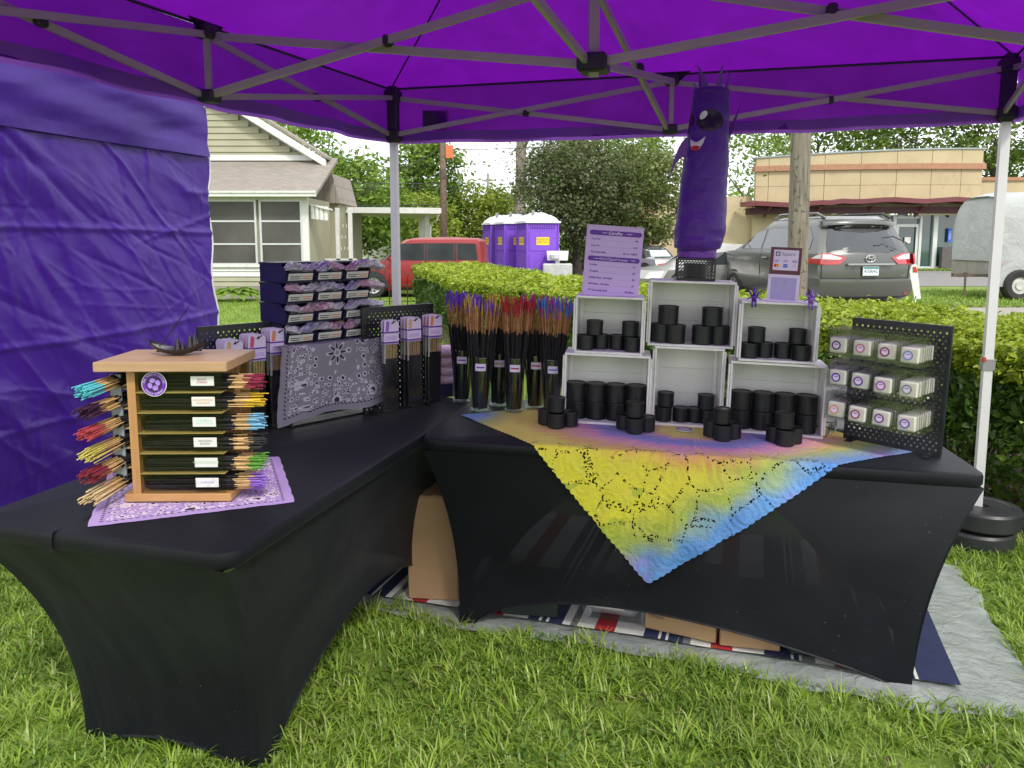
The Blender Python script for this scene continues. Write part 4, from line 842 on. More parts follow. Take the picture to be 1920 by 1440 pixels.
def table(name, label, Mt, W, D, feet, arch, drop):
    """feet: four (x, y) on the ground in table space, front-left, front-right, back-right, back-left; arch: hem rise of each side"""
    t = thing(name, label, 'table', M=Mt); TH = .045; r = .035
    # top sheet with rolled edge
    def outline(ins, rr, n=6):
        P = []
        for cx, cy, a0 in ((W - rr, rr, -90), (W - rr, D - rr, 0), (rr, D - rr, 90), (rr, rr, 180)):
            for k in range(n + 1): a = R(a0 + 90 * k / n); P.append((cx + (rr - ins) * math.cos(a), cy + (rr - ins) * math.sin(a)))
        return P
    m = MB(); prof = [(.014, 0), (.004, -.004), (0, -.014), (0, -TH + .008), (.006, -TH)]; V = []; n = len(outline(0, .06))
    for ins, z in prof: V += [(x, y, z) for x, y in outline(ins, .06)]
    F = [tuple(range(n))] + [(i * n + k, (i + 1) * n + k, (i + 1) * n + (k + 1) % n, i * n + (k + 1) % n) for i in range(len(prof) - 1) for k in range(n)]
    m.add(V, F); m.build('top_cover', SPX, t, smooth=True, ang=40)
    tops = [(.012, .006), (W - .012, .006), (W - .012, D - .006), (.012, D - .006)]; GZ = drop
    for i in range(4):
        a, b = Vector((*tops[i], 0)), Vector((*tops[(i + 1) % 4], 0)); fa, fb = Vector((*feet[i], 0)), Vector((*feet[(i + 1) % 4], 0)); m = MB(); nu, nv = 48, 26
        za, zb = GZ(*feet[i]), GZ(*feet[(i + 1) % 4])
        def side(u, v, a=a, b=b, fa=fa, fb=fb, za=za, zb=zb, i=i):
            fu = .035; k = 0 if u < fu else (1 if u > 1 - fu else (u - fu) / (1 - 2 * fu))
            h = arch[i] * (math.sin(math.pi * (k ** .68 if W > D and i == 0 else k)) ** .8 if 0 < k < 1 else 0)
            zbot = za + (zb - za) * u + h; tp = a.lerp(b, u); bt = fa.lerp(fb, u); z = -TH + (zbot + TH) * v
            g = (-TH - z) / (-TH - min(za, zb)); w_ = 1 - (1 - min(1, g)) ** 2.3
            p = tp.lerp(bt, w_); dd = (b - a).normalized(); inn = Vector((-dd.y, dd.x, 0)); bow = .05 * math.sin(math.pi * min(1, g)) * (abs(u - .5) * 2) ** 3 * 0
            eu = min(u, 1 - u); wr = .004 * math.sin(u * 3 + v * 7 + i) + .003 * fbm(u * 8, v * 4, i) + .006 * math.exp(-eu / .10) * v ** 3 * math.sin(eu * 190 + 2 * v)
            p = p + inn * (bow + wr * min(1, eu * 18)); return (p.x, p.y, z)
        m.grid(nu, nv, side); m.build('side_cover', SPS, t, smooth=True)
        hm = MB(); hm.tube([Vector(side(k / 40, 1)) for k in range(41)], .004, 4); hm.build('hem', SPX, t)
        # steel leg and foot pocket under the cover
        fx, fy = (feet[i][0] + .03 * (1 if feet[i][0] < W / 2 else -1), feet[i][1] + .05 * (1 if feet[i][1] < D / 2 else -1)); m = MB(); m.tube([(fx, min(D - .07, max(.07, fy)), -.03), (fx, fy, za + .01)], .013, 8); m.build('leg', M_JNT, t)
    m = MB(); m.b2(.03, W - .03, .03, D - .03, -.05, -.012); m.build('table_top', mat('table_plastic', (.5, .5, .48), .6), t)
    for x0, s_ in ((feet[0][0], 1), (feet[1][0], -1)) if W > D else ():
        m = MB(); m.tube([(x0, D / 2, -.6), (x0 + s_ * .42, D / 2, -.06)], .01, 6); m.tube([(x0, .12, -.6), (x0, D - .12, -.6)], .01, 6); m.build('leg_brace', M_JNT, t)
    return t
gR = lambda x, y: -(MR @ Vector((x, y, 0))).z
gL = lambda x, y: -.745
tabR = table('trestle_table', 'table in black stretch cover under the candle crates and tie-dye cloth', MR, 1.92, .78, [(.145, .07), (1.70, -.11), (1.72, .72), (.16, .72)], [.15, .12, .46, .1], gR)
tabL = table('trestle_table', 'table in black stretch cover under the wooden incense tower and stacked bins', on(ML, -.05, 0), .81, 1.83, [(.11, .24), (.69, .25), (.69, 1.62), (.13, 1.62)], [.05, .24, .05, .24], gL)
m = MB(); m.grid(3, 8, lambda u, v: (.27 + .035 * u, [.03, .004, -.003, -.005, -.005, -.004, -.001, .004][int(v * 7 + .5)], [.0012, .0012, -.004, -.016, -.034, -.046, -.055, -.06][int(v * 7 + .5)])); m.build('seam_strap', SPX, tabL, smooth=True)

# ------------------------------------------------------------------ ground sheet and striped rug under the right table
def tarp():
    t = NT('plastic_ground_sheet'); co = t.co(); f = t.noise(5, 6, co, .6, 1.5)
    d = t.pbr(Base_Color=t.ramp(f, [(.3, (.30, .33, .33)), (.7, (.46, .49, .49))]), Roughness=.2, Specular_IOR_Level=.7, Normal=t.bump(t.noise(13, 5, co, .55, .6), .8, .02))
    return t.end(t.mixs(.32, d, t.n('ShaderNodeBsdfTransparent').outputs[0]))
PTS = [(-.72, 2.98), (-.12, 2.72), (.27, 2.62), (.62, 2.50), (.95, 2.36), (1.24, 2.25), (1.66, 2.18)]; PTB = [(-.55, 4.1), (.1, 4.0), (.6, 3.85), (1.05, 3.7), (1.5, 3.55), (1.8, 3.42), (2.0, 3.3)]
def ts(u, v):
    k = u * 6; i = min(5, int(k)); f = k - i
    p = Vector(PTS[i]).lerp(Vector(PTS[i + 1]), f); q = Vector(PTB[i]).lerp(Vector(PTB[i + 1]), f); r = p.lerp(q, v)
    z = .011 + .007 * fbm(r.x * 5, r.y * 5, 2) + .014 * max(0, 1 - v * 9) * max(0, fbm(u * 9, v * 3, 7)) + .015 * max(0, .1 - abs(v - .06)) * 3
    r.x += (.05 * fbm(v * 3, 0, 3) + .02 * fbm(v * 11, 2, 3)) * max(0, u * 10 - 9); r.y += .03 * fbm(u * 5, 1, 8) * max(0, 1 - v * 10)
    return (r.x, r.y, max(.006, z))
m = MB(); m.grid(90, 60, ts); tag(m.build('ground_sheet', tarp(), smooth=True), 'clear grey plastic sheet on the grass under the rug', 'plastic sheet')
def weave(name, c):
    t = NT(name); co = t.co('Object'); wv = t.n('ShaderNodeTexWave', {'Vector': co, 'Scale': 90, 'Distortion': .5}).outputs['Fac']
    return t.end(t.pbr(Base_Color=t.ramp(t.noise(30, 4, co), [(.3, vmul(c, .85)), (.7, vmul(c, 1.1))]), Roughness=.9, Normal=t.bump(wv, .4, .004)))
RW, RN, RG, RR_ = weave('rug_white', (.66, .65, .62)), weave('rug_navy', (.014, .022, .075)), weave('rug_grey', (.16, .16, .165)), weave('rug_red', (.42, .015, .03))
RO, ra = Vector((-.60, 3.01)), R(-17.8); rd, rn = Vector((math.cos(ra), math.sin(ra))), Vector((-math.sin(ra), math.cos(ra)))
seq = [(.03, 1), (.012, 0), (.06, 1), (.03, 0), (.03, 2), (.07, 0), (.075, 3), (.15, 0), (.04, 2), (.09, 0), (.085, 3), (.11, 0), (.05, 1), (.012, 0), (.02, 1), (.012, 0), (.06, 1), (.035, 0), (.03, 2), (.075, 0), (.085, 3), (.12, 0), (.06, 1), (.01, 0), (.02, 1), (.01, 0), (.06, 1), (.03, 2), (.08, 0), (.085, 3), (.12, 0), (.10, 1), (.01, 0), (.02, 1), (.01, 0), (.05, 2), (.07, 0), (.08, 3), (.06, 0), (.10, 1), (.012, 0), (.025, 1), (.012, 0), (.14, 1)]
RL = 2.16; tot = sum(s for s, _ in seq); m = MB(); x = 0
for wd, mi in seq:
    wd *= RL / tot; m.cur = mi; x0, x1 = x, x + wd; x += wd
    m.grid(2, 14, lambda a, b: (*(RO + rd * (x0 + (x1 - x0) * a) + rn * (1.15 * b)), .026 + .004 * fbm((x0 + (x1 - x0) * a) * 4, b * 5, 4) + .01 * max(0, .1 - b) * math.sin((x0 + a * wd) * 9)))
rug = m.build('rug', [RW, RN, RG, RR_]); tag(rug, 'red, white, grey and navy striped rug under the right table', 'rug')
rug.location.z = 0
M_CARD = mat('cardboard', (.36, .22, .115), .85, var=.08, vs=5, bump=.1, bs=120); M_TAPE = mat('packing_tape', (.40, .27, .15), .25, var=.05); M_CARD2 = mat('cardboard_light', (.40, .255, .13), .85, var=.07, vs=4)
GP = lambda x, y, z=.030: (*(MR @ Vector((x, y, 0))).xy, z)
def carton(label, loc, rz, w_, d_, h_, mt=M_CARD, tilt=0, slope=0):
    t = thing('cardboard_box', label, 'box', loc, R(rz)); m = MB(); m.box((0, d_ / 2, h_ / 2), (w_, d_, h_), bev=.004); m.build('carton', mt, t)
    m = MB(); m.box((0, d_ / 2, h_ + .0015), (.05, d_ - .01, .002)); m.build('tape', M_TAPE, t)
    for s in (-1, 1): m = MB(); m.box((s * w_ / 4, d_ / 2, h_ + .003 + .001 * s), (w_ / 2 - .004, d_ - .006, .003)); m.build('flap', mt, t)
    return t
carton('tall plain cardboard box standing between the two tables', (-.315, 2.945, .030), -7, .205, .26, .425)
c1 = carton('cardboard box with handwritten notes, under the right table', GP(.945, .065), -26, .26, .28, .17, M_CARD2)
for k, (s_, x, z) in enumerate((('red', -.08, .13), ('oak', -.08, .105), ('sage', -.082, .08), ('fresh', -.083, .055), ('4 oz', -.03, .13), ('8', -.03, .105))): text(s_, .024, M_INK, c1, (x, -.001, z), (R(90), 0, 0), shear=.2)
for k in range(4): text(str(k + 2), .018, M_INK, c1, (-.112, -.001, .135 - k * .026), (R(90), 0, 0))
carton('plain cardboard box beside the one with handwritten notes', GP(1.185, .010), -12, .205, .25, .15, M_CARD)
bb = thing('product_box', 'low black box with red print under the table front', 'box', GP(.385, .13), R(-10)); M_BKBOX = mat('box_black_green', (.012, .022, .018), .5)
m = MB(); m.box((0, .1, .055), (.22, .2, .11), bev=.003); m.build('carton', M_BKBOX, bb); text('CANDLES', .02, W_WHT, bb, (-.01, -.001, .075), (R(90), 0, 0)); text('hand poured', .015, M_RED, bb, (-.01, -.001, .055), (R(90), 0, 0))
m = MB(); m.box((.0, .06, .113), (.2, .24, .004), rz=R(12)); m.build('brown_card', M_CARD2, bb)
tb = thing('storage_tub', 'clear plastic tub with blue and white label under the table front', 'storage tub', GP(.70, .145), R(-17)); M_TUBP = glassmat('clear_tub', (.88, .9, .92), .25, .8, .22)
m = MB(); m.prism([(-.115, 0, 0), (.115, 0, 0), (.125, 0, .15), (-.125, 0, .15)], (0, .2, 0)); m.build('tub', M_TUBP, tb); m = MB(); m.box((-.02, -.003, .09), (.13, .002, .09)); lb = m.build('label', W_WHT, tb)
m = MB(); m.box((-.045, -.0045, .105), (.06, .001, .05)); m.build('blue_field', mat('label_blue', (.01, .08, .16), .5), lb); text('HEAT SHRINK', .009, W_WHT, lb, (-.045, -.0055, .11), (R(90), 0, 0)); text('WRAP BAGS', .009, W_WHT, lb, (-.045, -.0055, .097), (R(90), 0, 0)); text('HB 1000PCS', .012, M_INK, lb, (.015, -.0055, .06), (R(90), 0, 0))
m = MB(); m.box((0, .1, .06), (.19, .16, .11), bev=.02); m.build('contents', mat('white_bags', (.6, .58, .6), .6, var=.15, vs=20), tb)
dk = thing('plastic_crate', 'dark green plastic crate in the shade under the right table end', 'crate', GP(1.43, -.02), R(-12)); m = MB(); m.box((0, .12, .08), (.24, .24, .16), bev=.01); m.box((0, -.005, .13), (.25, .01, .02)); m.build('crate_body', mat('dark_green_plastic', (.008, .02, .016), .45), dk); m = MB(); m.box((-.03, -.0115, .10), (.06, .003, .014)); m.build('label', W_WHT, dk)

# ------------------------------------------------------------------ tie-dye lace cloth
def tiedye():
    t = NT('tie_dye_lace'); uv = t.co('UV'); sp = t.n('ShaderNodeSeparateXYZ', {'Vector': uv}); X, Y = sp.outputs[0], sp.outputs[1]
    nz = t.n('ShaderNodeTexNoise', {'Vector': uv, 'Scale': 7.0, 'Detail': 5}).outputs['Color']; ns = t.n('ShaderNodeSeparateXYZ', {'Vector': nz})
    dx = t.math('SUBTRACT', X, .98); dy = t.math('SUBTRACT', Y, .34)
    ang = t.math('ARCTAN2', dy, dx); r = t.math('SQRT', t.math('ADD', t.math('MULTIPLY', t.math('MULTIPLY', dx, dx), .40), t.math('MULTIPLY', dy, dy)))
    ray_ = t.n('ShaderNodeTexNoise', {'Vector': t.n('ShaderNodeCombineXYZ', {'X': t.math('MULTIPLY', ang, 9.0), 'Y': t.math('MULTIPLY', r, 2.0)}).outputs[0], 'Scale': 2.4, 'Detail': 4}).outputs['Fac']
    rr = t.math('ADD', t.math('ADD', r, t.math('MULTIPLY', t.math('SUBTRACT', ns.outputs[0], .5), .10)), t.math('MULTIPLY', t.math('SUBTRACT', ray_, .5), .16))
    c = t.ramp(rr, [(0, (.92, .84, .10)), (.06, (.92, .82, .12)), (.09, (.85, .50, .10)), (.12, (.45, .20, .62)), (.17, (.12, .17, .66)), (.215, (.30, .22, .72)), (.25, (.88, .25, .55)), (.30, (.90, .42, .40)), (.345, (.90, .46, .10)), (.41, (.92, .80, .03)), (.60, (.92, .84, .012)), (.80, (.76, .72, .02)), (.98, (.30, .46, .05))])
    c = t.mix(t.math('MULTIPLY', t.math('MULTIPLY', t.math('LESS_THAN', dx, -.55), 0.5), ns.outputs[1]), c, (.95, .72, .05))
    ex = t.math('ADD', t.math('MULTIPLY_ADD', X, -.603, .5035), t.math('MULTIPLY_ADD', Y, .798, .363)); ex = t.math('ADD', ex, t.math('MULTIPLY', t.math('SUBTRACT', ns.outputs[2], .5), .16))
    lx_, ly_ = t.math('SUBTRACT', X, .07), t.math('SUBTRACT', Y, .385); dl = t.math('ADD', t.math('SQRT', t.math('ADD', t.math('MULTIPLY', lx_, lx_), t.math('MULTIPLY', ly_, ly_))), t.math('MULTIPLY', ns.outputs[2], .12))
    ex = t.math('MINIMUM', ex, t.math('SUBTRACT', dl, .10)); tx_, ty_ = t.math('SUBTRACT', X, .85), t.math('ADD', Y, .46); dt_ = t.math('ADD', t.math('SQRT', t.math('ADD', t.math('MULTIPLY', tx_, tx_), t.math('MULTIPLY', ty_, ty_))), t.math('MULTIPLY', ns.outputs[0], .1)); ex = t.math('MINIMUM', ex, t.math('SUBTRACT', dt_, .10))
    blu = t.ramp(t.noise(3.2, 3, uv), [(.4, (.05, .24, .66)), (.55, (.10, .32, .74)), (.66, (.32, .20, .66))])
    c = t.mix(t.ramp(ex, [(.11, (.8, .8, .8)), (.21, (0, 0, 0))]), c, (.26, .42, .10)); c = t.mix(t.ramp(ex, [(.035, (1, 1, 1)), (.115, (0, 0, 0))]), c, blu)
    c = t.mix(t.math('MULTIPLY', t.math('SUBTRACT', 1.0, t.n('ShaderNodeTexNoise', {'Vector': uv, 'Scale': 16, 'Detail': 6}).outputs['Fac']), .14), c, (.85, .85, .72))
    c = t.mix(t.math('MULTIPLY', t.math('GREATER_THAN', t.noise(5.5, 3, uv), .56), t.math('MULTIPLY', t.math('MULTIPLY', t.math('LESS_THAN', Y, -.12), t.math('GREATER_THAN', ex, .13)), .55)), c, (.38, .52, .06))
    # lace relief and openings
    v1 = t.n('ShaderNodeTexVoronoi', {'Vector': t.mix(.05, uv, nz), 'Scale': 9.5}, feature='DISTANCE_TO_EDGE').outputs['Distance']
    v2 = t.n('ShaderNodeTexVoronoi', {'Vector': uv, 'Scale': 9.5}, feature='F1').outputs['Distance']
    pet = t.math('SINE', t.math('MULTIPLY', v2, 30.0))
    fine = t.n('ShaderNodeTexVoronoi', {'Vector': uv, 'Scale': 120.0}, feature='F1').outputs['Distance']
    region = t.math('MULTIPLY', t.math('LESS_THAN', Y, .05), t.math('MULTIPLY', t.math('GREATER_THAN', r, .30), t.math('LESS_THAN', r, .655)))
    hole = t.math('MULTIPLY', t.math('MULTIPLY', t.math('LESS_THAN', v1, .036), t.math('LESS_THAN', fine, .42)), region)
    hole = t.math('MULTIPLY', hole, t.math('GREATER_THAN', t.noise(3.5, 2, uv), .40))
    rel = t.math('ADD', t.math('MULTIPLY', pet, .5), t.math('MULTIPLY', t.math('LESS_THAN', v1, .05), -1.0))
    d = t.pbr(Base_Color=c, Roughness=.85, Sheen_Weight=.2, Normal=t.bump(t.math('ADD', rel, t.math('MULTIPLY', fine, 1.2)), .5, .004))
    d = t.mixs(.25, d, t.n('ShaderNodeBsdfTranslucent', {'Color': c}).outputs[0])
    return t.end(t.mixs(hole, d, t.n('ShaderNodeBsdfTransparent').outputs[0]))
CL, CRt, CF = Vector((.07, .385)), Vector((1.775, .255)), Vector((.835, -.455)); CB = CL + CRt - CF
def drape(fx, fy):
    wv = .0035 * fbm(fx * 7, fy * 7, 3)
    if fy > .012: z = .0045 + max(0, wv); return (fx, fy, z)
    s = .012 - fy; rr = .016
    if s < rr * 1.57: a = s / rr; return (fx, .012 - rr * math.sin(a) * .95, .0045 + wv - rr * (1 - math.cos(a)) * .95)
    h = s - rr * 1.57; fold = .014 * math.sin(fx * 14 + h * 3) * min(1, h * 4) + .006 * math.sin(fx * 41 + h * 8) * min(1, h * 5) + .006 * fbm(fx * 9, h * 9, 6)
    yb = .07 - .18 * max(0, min(1, (fx - .145) / 1.555)); yc = .006 + (yb - .006) * (1 - (1 - min(1, h / .66)) ** 2.3)      # where the stretch cover hangs
    return (fx, min(-.005, yc - .006) - .010 * min(1, h * 9) - abs(fold) - .004, .0045 - rr - h)
def cloth(name, mt, label, cat, c0, c1, c3, fn, n=110, M=None, cut=None, scal=.006, ns=46, parent=None):
    """square of cloth spanned by c0->c1 and c0->c3 in flat space, laid with fn(fx, fy); scalloped edge; flat space is its UV map"""
    me = bpy.data.meshes.new(name); V = []; U = []; e1, e2 = c1 - c0, c3 - c0; L1 = e1.length
    for j in range(n):
        for i in range(n):
            a, b = i / (n - 1), j / (n - 1); sc = scal / L1 * abs(math.sin(math.pi * ns * (b if i in (0, n - 1) else a)))
            if i == 0: a -= sc
            if i == n - 1: a += sc
            if j == 0: b -= sc
            if j == n - 1: b += sc
            p = c0 + e1 * a + e2 * b
            if cut and p.y > cut: p = Vector((p.x, cut))
            U.append(tuple(p) if name == 'lace_cloth' else (a, b)); V.append(fn(p.x, p.y))
    F = [(j * n + i, j * n + i + 1, (j + 1) * n + i + 1, (j + 1) * n + i) for j in range(n - 1) for i in range(n - 1)]
    if cut: F = [f for f in F if min((c0 + e1 * (k % n / (n - 1)) + e2 * (k // n / (n - 1))).y for k in f) < cut]
    me.from_pydata(V, [], F); uvl = me.uv_layers.new(name='flat')
    for lp in me.loops: uvl.data[lp.index].uv = U[lp.vertex_index]
    me.polygons.foreach_set('use_smooth', [True] * len(F)); me.materials.append(mt); o = place(name, me)
    if M is not None: o.matrix_world = M
    return tag(o, label, cat)
cloth('lace_cloth', tiedye(), 'tie-dye lace cloth, yellow, pink and blue, hanging over the table front', 'tablecloth', CF, CRt, CL, drape, 150, MR, .75)
def bandana(name, base, dark=(.03, .025, .05)):
    t = NT(name); uv = t.co('UV'); sp = t.n('ShaderNodeSeparateXYZ', {'Vector': uv}); X, Y = sp.outputs[0], sp.outputs[1]; white = tuple(min(.8, x * 1.25 + .26) for x in base)
    cx = t.math('ABSOLUTE', t.math('SUBTRACT', X, .5)); cy = t.math('ABSOLUTE', t.math('SUBTRACT', Y, .5)); ed = t.math('SUBTRACT', .5, t.math('MAXIMUM', cx, cy))
    nz = t.n('ShaderNodeTexNoise', {'Vector': uv, 'Scale': 9, 'Detail': 2}).outputs['Color']; wuv = t.mix(.035, uv, nz)
    def blobs(scale, r0, r1, r2, lo, hi, rnd=1.0):
        v = t.n('ShaderNodeTexVoronoi', {'Vector': wuv, 'Scale': scale, 'Randomness': rnd}, feature='F1').outputs['Distance']
        reg = t.math('MULTIPLY', t.math('GREATER_THAN', ed, lo), t.math('LESS_THAN', ed, hi))
        w1 = t.math('MULTIPLY', t.math('MULTIPLY', t.math('LESS_THAN', v, r2), t.math('GREATER_THAN', v, r1)), reg); k1 = t.math('MULTIPLY', t.math('LESS_THAN', v, r0), reg); return w1, k1
    c = base
    for args in ((7, .17, .20, .33, .07, .22, .8), (23, .17, .24, .40, .06, .25, .8), (7.5, .09, .11, .19, .25, .5, .8), (26, .16, .0, .0, .05, .27, .5), (15, .20, .22, .34, .22, .31, .5)):
        w1, k1 = blobs(*args); c = t.mix(w1, c, white); c = t.mix(k1, c, dark)
    dots = t.math('MULTIPLY', t.math('MULTIPLY', t.math('GREATER_THAN', ed, .045), t.math('LESS_THAN', ed, .06)), t.math('GREATER_THAN', t.math('SINE', t.math('MULTIPLY', t.math('ADD', X, Y), 190.0)), .2)); c = t.mix(dots, c, dark)
    # rosette in the middle
    dx, dy = t.math('SUBTRACT', X, .5), t.math('SUBTRACT', Y, .5); rr = t.math('SQRT', t.math('ADD', t.math('MULTIPLY', dx, dx), t.math('MULTIPLY', dy, dy))); pt = t.math('ABSOLUTE', t.math('COSINE', t.math('MULTIPLY', t.math('ARCTAN2', dy, dx), 4.0)))
    inr = t.math('MULTIPLY', t.math('LESS_THAN', rr, t.math('MULTIPLY', pt, .11)), t.math('GREATER_THAN', rr, .02)); c = t.mix(inr, c, white); c = t.mix(t.math('MULTIPLY', t.math('LESS_THAN', rr, t.math('MULTIPLY_ADD', pt, .12, -.03)), t.math('GREATER_THAN', rr, .035)), c, dark)
    d = t.pbr(Base_Color=c, Roughness=.9, Normal=t.bump(t.noise(160, 2, uv), .12, .002))
    return t.end(t.mixs(.2, d, t.n('ShaderNodeBsdfTranslucent', {'Color': c}).outputs[0]))
b0, b1, b3 = Vector((.313, .049)), Vector((.708, .355)), Vector((.02, .43))
cloth('bandana', bandana('bandana_lilac', (.48, .33, .66)), 'lilac paisley bandana lying under the wooden incense tower', 'bandana', b0, b1, b3, lambda x, y: (x, y, .003 + .0025 * abs(fbm(x * 9, y * 9)) + .006 * max(0, fbm(x * 20, y * 20)) * 0), 40, ML, None, .003, 6)
# ------------------------------------------------------------------ white crates and candle tins
CRW = mat('crate_whitewash', (.74, .73, .72), .7, var=.1, vs=9, bump=.2, bs=50, dirt=(.55, .52, .55)); CRI = mat('crate_whitewash_back', (.70, .69, .68), .75, var=.1, vs=6, bump=.15, bs=40)
def crate(label, x, y, z, w_, h_, d_=.17, rz=0):
    t = thing('wooden_crate', label, 'crate', M=on(MR, x, y, z, rz), group='white crates stacked as candle shelves'); th = .009
    for z0 in (0, h_ - th):          # floor and roof, two slats each
        for a, b in ((0, d_ * .52), (d_ * .52 + .005, d_)): m = MB(); m.b2(0, w_, a, b, z0, z0 + th, bev=.0015); m.build('slat', CRW, t)
    for x0 in (0, w_ - th):
        for a, b in ((.002, d_ * .5), (d_ * .5 + .006, d_ - .002)): m = MB(); m.b2(x0 + .0005, x0 + th - .0005, a, b, th + .0005, h_ - th - .0005, bev=.0015); m.build('slat', CRW, t)
    n = 3
    for k in range(n): m = MB(); m.b2(th + .001, w_ - th - .001, d_ - .009, d_ - .001, th + (h_ - 2 * th) * k / n + .0006, th + (h_ - 2 * th) * (k + 1) / n - .0006, bev=.001); m.build('back_board', CRI, t)
    for sx in (th + .0005, w_ - th - .0165): m = MB(); m.b2(sx, sx + .016, d_ - .03, d_ - .0095, th + .001, h_ - th - .001); m.build('corner_batten', CRW, t)
    for sx in (-.007, w_ + .0005):      # cleats on the outer ends
        m = MB(); m.b2(sx, sx + .0065, .004, .03, .012, h_ - .012, bev=.001); m.build('cleat', CRW, t)
    return t
crate('wide white crate, bottom left of the crate stack', .487, .36, .005, .335, .282)
crate('upright white crate, bottom middle of the crate stack', .838, .41, .005, .268, .318)
crate('wide white crate, bottom right of the crate stack', 1.126, .372, .005, .352, .279, rz=-4)
crate('small white crate under the purple price sign', .522, .36, .288, .266, .226)
crate('wide white crate under the black basket and inflatable figure', .808, .41, .324, .328, .258)
crate('small white crate under the card payment sign', 1.150, .36, .287, .28, .23, rz=-2)
TIN = mat('tin_matte_black', (.012, .013, .016), .42, .3, var=.15, vs=30); TINL = mat('tin_lid_black', (.016, .017, .02), .38, .35, var=.12, vs=25); WAX = mat('wax_cream', (.66, .58, .44), .5)
_tins = {}
def tin_proto(r, h, lid):
    t = bpy.data.objects.new('candle_tin', None); C.objects.link(t)
    m = MB(); m.lathe([(0, 0), (r - .002, 0), (r, .002), (r, h * .78)], 30); m.build('body', TIN, t, smooth=True, ang=40)
    m = MB(); m.lathe([(r - .0012, h * .76), (r - .0012, h * .775), (r + .0014, h * .785), (r + .0014, h * .82), (r + .0005, h * .83), (r + .0005, h - .006), (r + .0016, h - .005), (r + .0014, h - .001), (r - .001, h), (r - .004, h - .0005), (r - .005, h - .003), (0, h - .003)], 30); m.build('lid', TINL, t, smooth=True, ang=40)
    return t
ORD = ['first', 'second', 'third', 'fourth', 'fifth', 'sixth', 'seventh', 'eighth']
def tin(x, y, z, big, label):
    r, h = (.0395, .073) if big else (.0325, .058)
    if big not in _tins: _tins[big] = tin_proto(r, h, 0); t = _tins[big]
    else: t = copy_tree(_tins[big])
    t.matrix_world = on(MR, x, y, z, random.uniform(-180, 180)); tag(t, label, 'candle tin', 'black candle tins')
z0 = .0145
for k in range(4):
    x = .535 + k * .0805; tin(x, .43, z0, True, f'black candle tin, {ORD[k]} from left in lower row of bottom left crate'); tin(x - .003, .425, z0 + .0735, True, f'black candle tin, {ORD[k]} from left in upper row of bottom left crate')
    x = 1.181 + k * .0805; tin(x, .425 - k * .006, z0, True, f'black candle tin, {ORD[k]} from left in lower row of bottom right crate'); tin(x, .425 - k * .006, z0 + .0735, True, f'black candle tin, {ORD[k]} from left in upper row of bottom right crate')
for nm, xs, ys, top, zb, big in (('crate under the price sign', (.565, .622, .69, .748), (.41, .45, .45, .41), (.598, .738), .298, False), ('crate under the inflatable figure', (.860, .915, 1.02, 1.085), (.475, .455, .455, .475), (.885, 1.055), .334, True), ('crate under the payment sign', (1.195, 1.255, 1.325, 1.385), (.40, .435, .432, .395), (1.222, 1.375), .297, False)):
    h = .0735 if big else .0585; yo = .035 if nm.endswith('figure') else 0
    for k, (x, y) in enumerate(zip(xs, ys)): tin(x, y, zb, big, f'black candle tin, {ORD[k]} from left on the floor of the {nm}')
    for k, x in enumerate(top): tin(x, .425 + yo, zb + h, big, f'black candle tin on top at the {("left", "right")[k]} in the {nm}')
for k, (x, y) in enumerate(((.885, .462), (.955, .47), (1.012, .475), (1.062, .455))): tin(x, y, z0, False, f'black candle tin, {ORD[k]} from left on the floor of the upright crate')
tin(.892, .47, z0 + .0585, False, 'black candle tin on top at the left in the upright crate'); tin(1.050, .462, z0 + .0585, False, 'black candle tin on top at the right in the upright crate')
for q, (x, y) in enumerate(((.466, .262), (.766, .258), (1.088, .232), (1.308, .214))):
    nm = ('cluster before the bottom left crate', 'cluster left of the round sticker', 'cluster before the upright crate', 'cluster before the bottom right crate')[q]
    tin(x + .005, y, .0075, False, f'front black candle tin of the {nm}'); tin(x - .04 + .006 * q, y + .052, .0075, False, f'left rear black candle tin of the {nm}'); tin(x + .054 - .004 * q, y + .045, .0075, False, f'right rear black candle tin of the {nm}'); tin(x + .002, y + .02, .0665, False, f'topmost black candle tin of the {nm}')
m = MB(); m.cyl((0, 0, 0), .032, .003, 24); bd = thing('round_sticker', 'round white and purple sticker lying on the tie-dye cloth', 'sticker', M=on(MR, .962, .345, .009)); m.build('disc', W_WHT, bd); m = MB(); m.lathe([(.022, .0035), (.029, .0035)], 24); m.build('purple_ring', mat('ink_purple', (.14, .02, .42), .5), bd, recalc=False)

# ------------------------------------------------------------------ incense in glass vases
INKP = mat('print_purple', (.11, .01, .32), .5); LILAC = mat('card_lilac', (.56, .40, .74), .55, var=.04); LILAC2 = mat('card_pale_lilac', (.66, .56, .78), .55, var=.03)
CHAR = mat('incense_charcoal', (.012, .011, .014), .9, var=.4, vs=60); BAMB = mat('bamboo_stick', (.42, .20, .08), .7, var=.3, vs=40); BAMB2 = mat('bamboo_stick_pale', (.58, .37, .16), .7, var=.25, vs=40)
TIPS = {}
def tipm(c):
    if c not in TIPS: TIPS[c] = mat('dyed_tip', c, .7, var=.2, vs=50)
    return TIPS[c]
def sticks(par, S, mats, names=('charcoal', 'bamboo', 'dyed_tips'), r=.0019, n=4):
    """S: list of (p0, p1, f1, f2): stick from p0 to p1, colour changes at the shares f1 and f2"""
    ms = [MB(), MB(), MB()]
    for p0, p1, f1, f2 in S:
        p0, p1 = Vector(p0), Vector(p1); a, b = p0.lerp(p1, f1), p0.lerp(p1, f2)
        ms[0].tube([p0, a], r * 1.45, n); ms[1].tube([a, b], r * .8, n); ms[2].tube([b, p1], r * .95, n)
    for m, nm, mt in zip(ms, names, mats):
        if m.v: m.build(nm, mt, par, recalc=False)['kind'] = 'stuff'
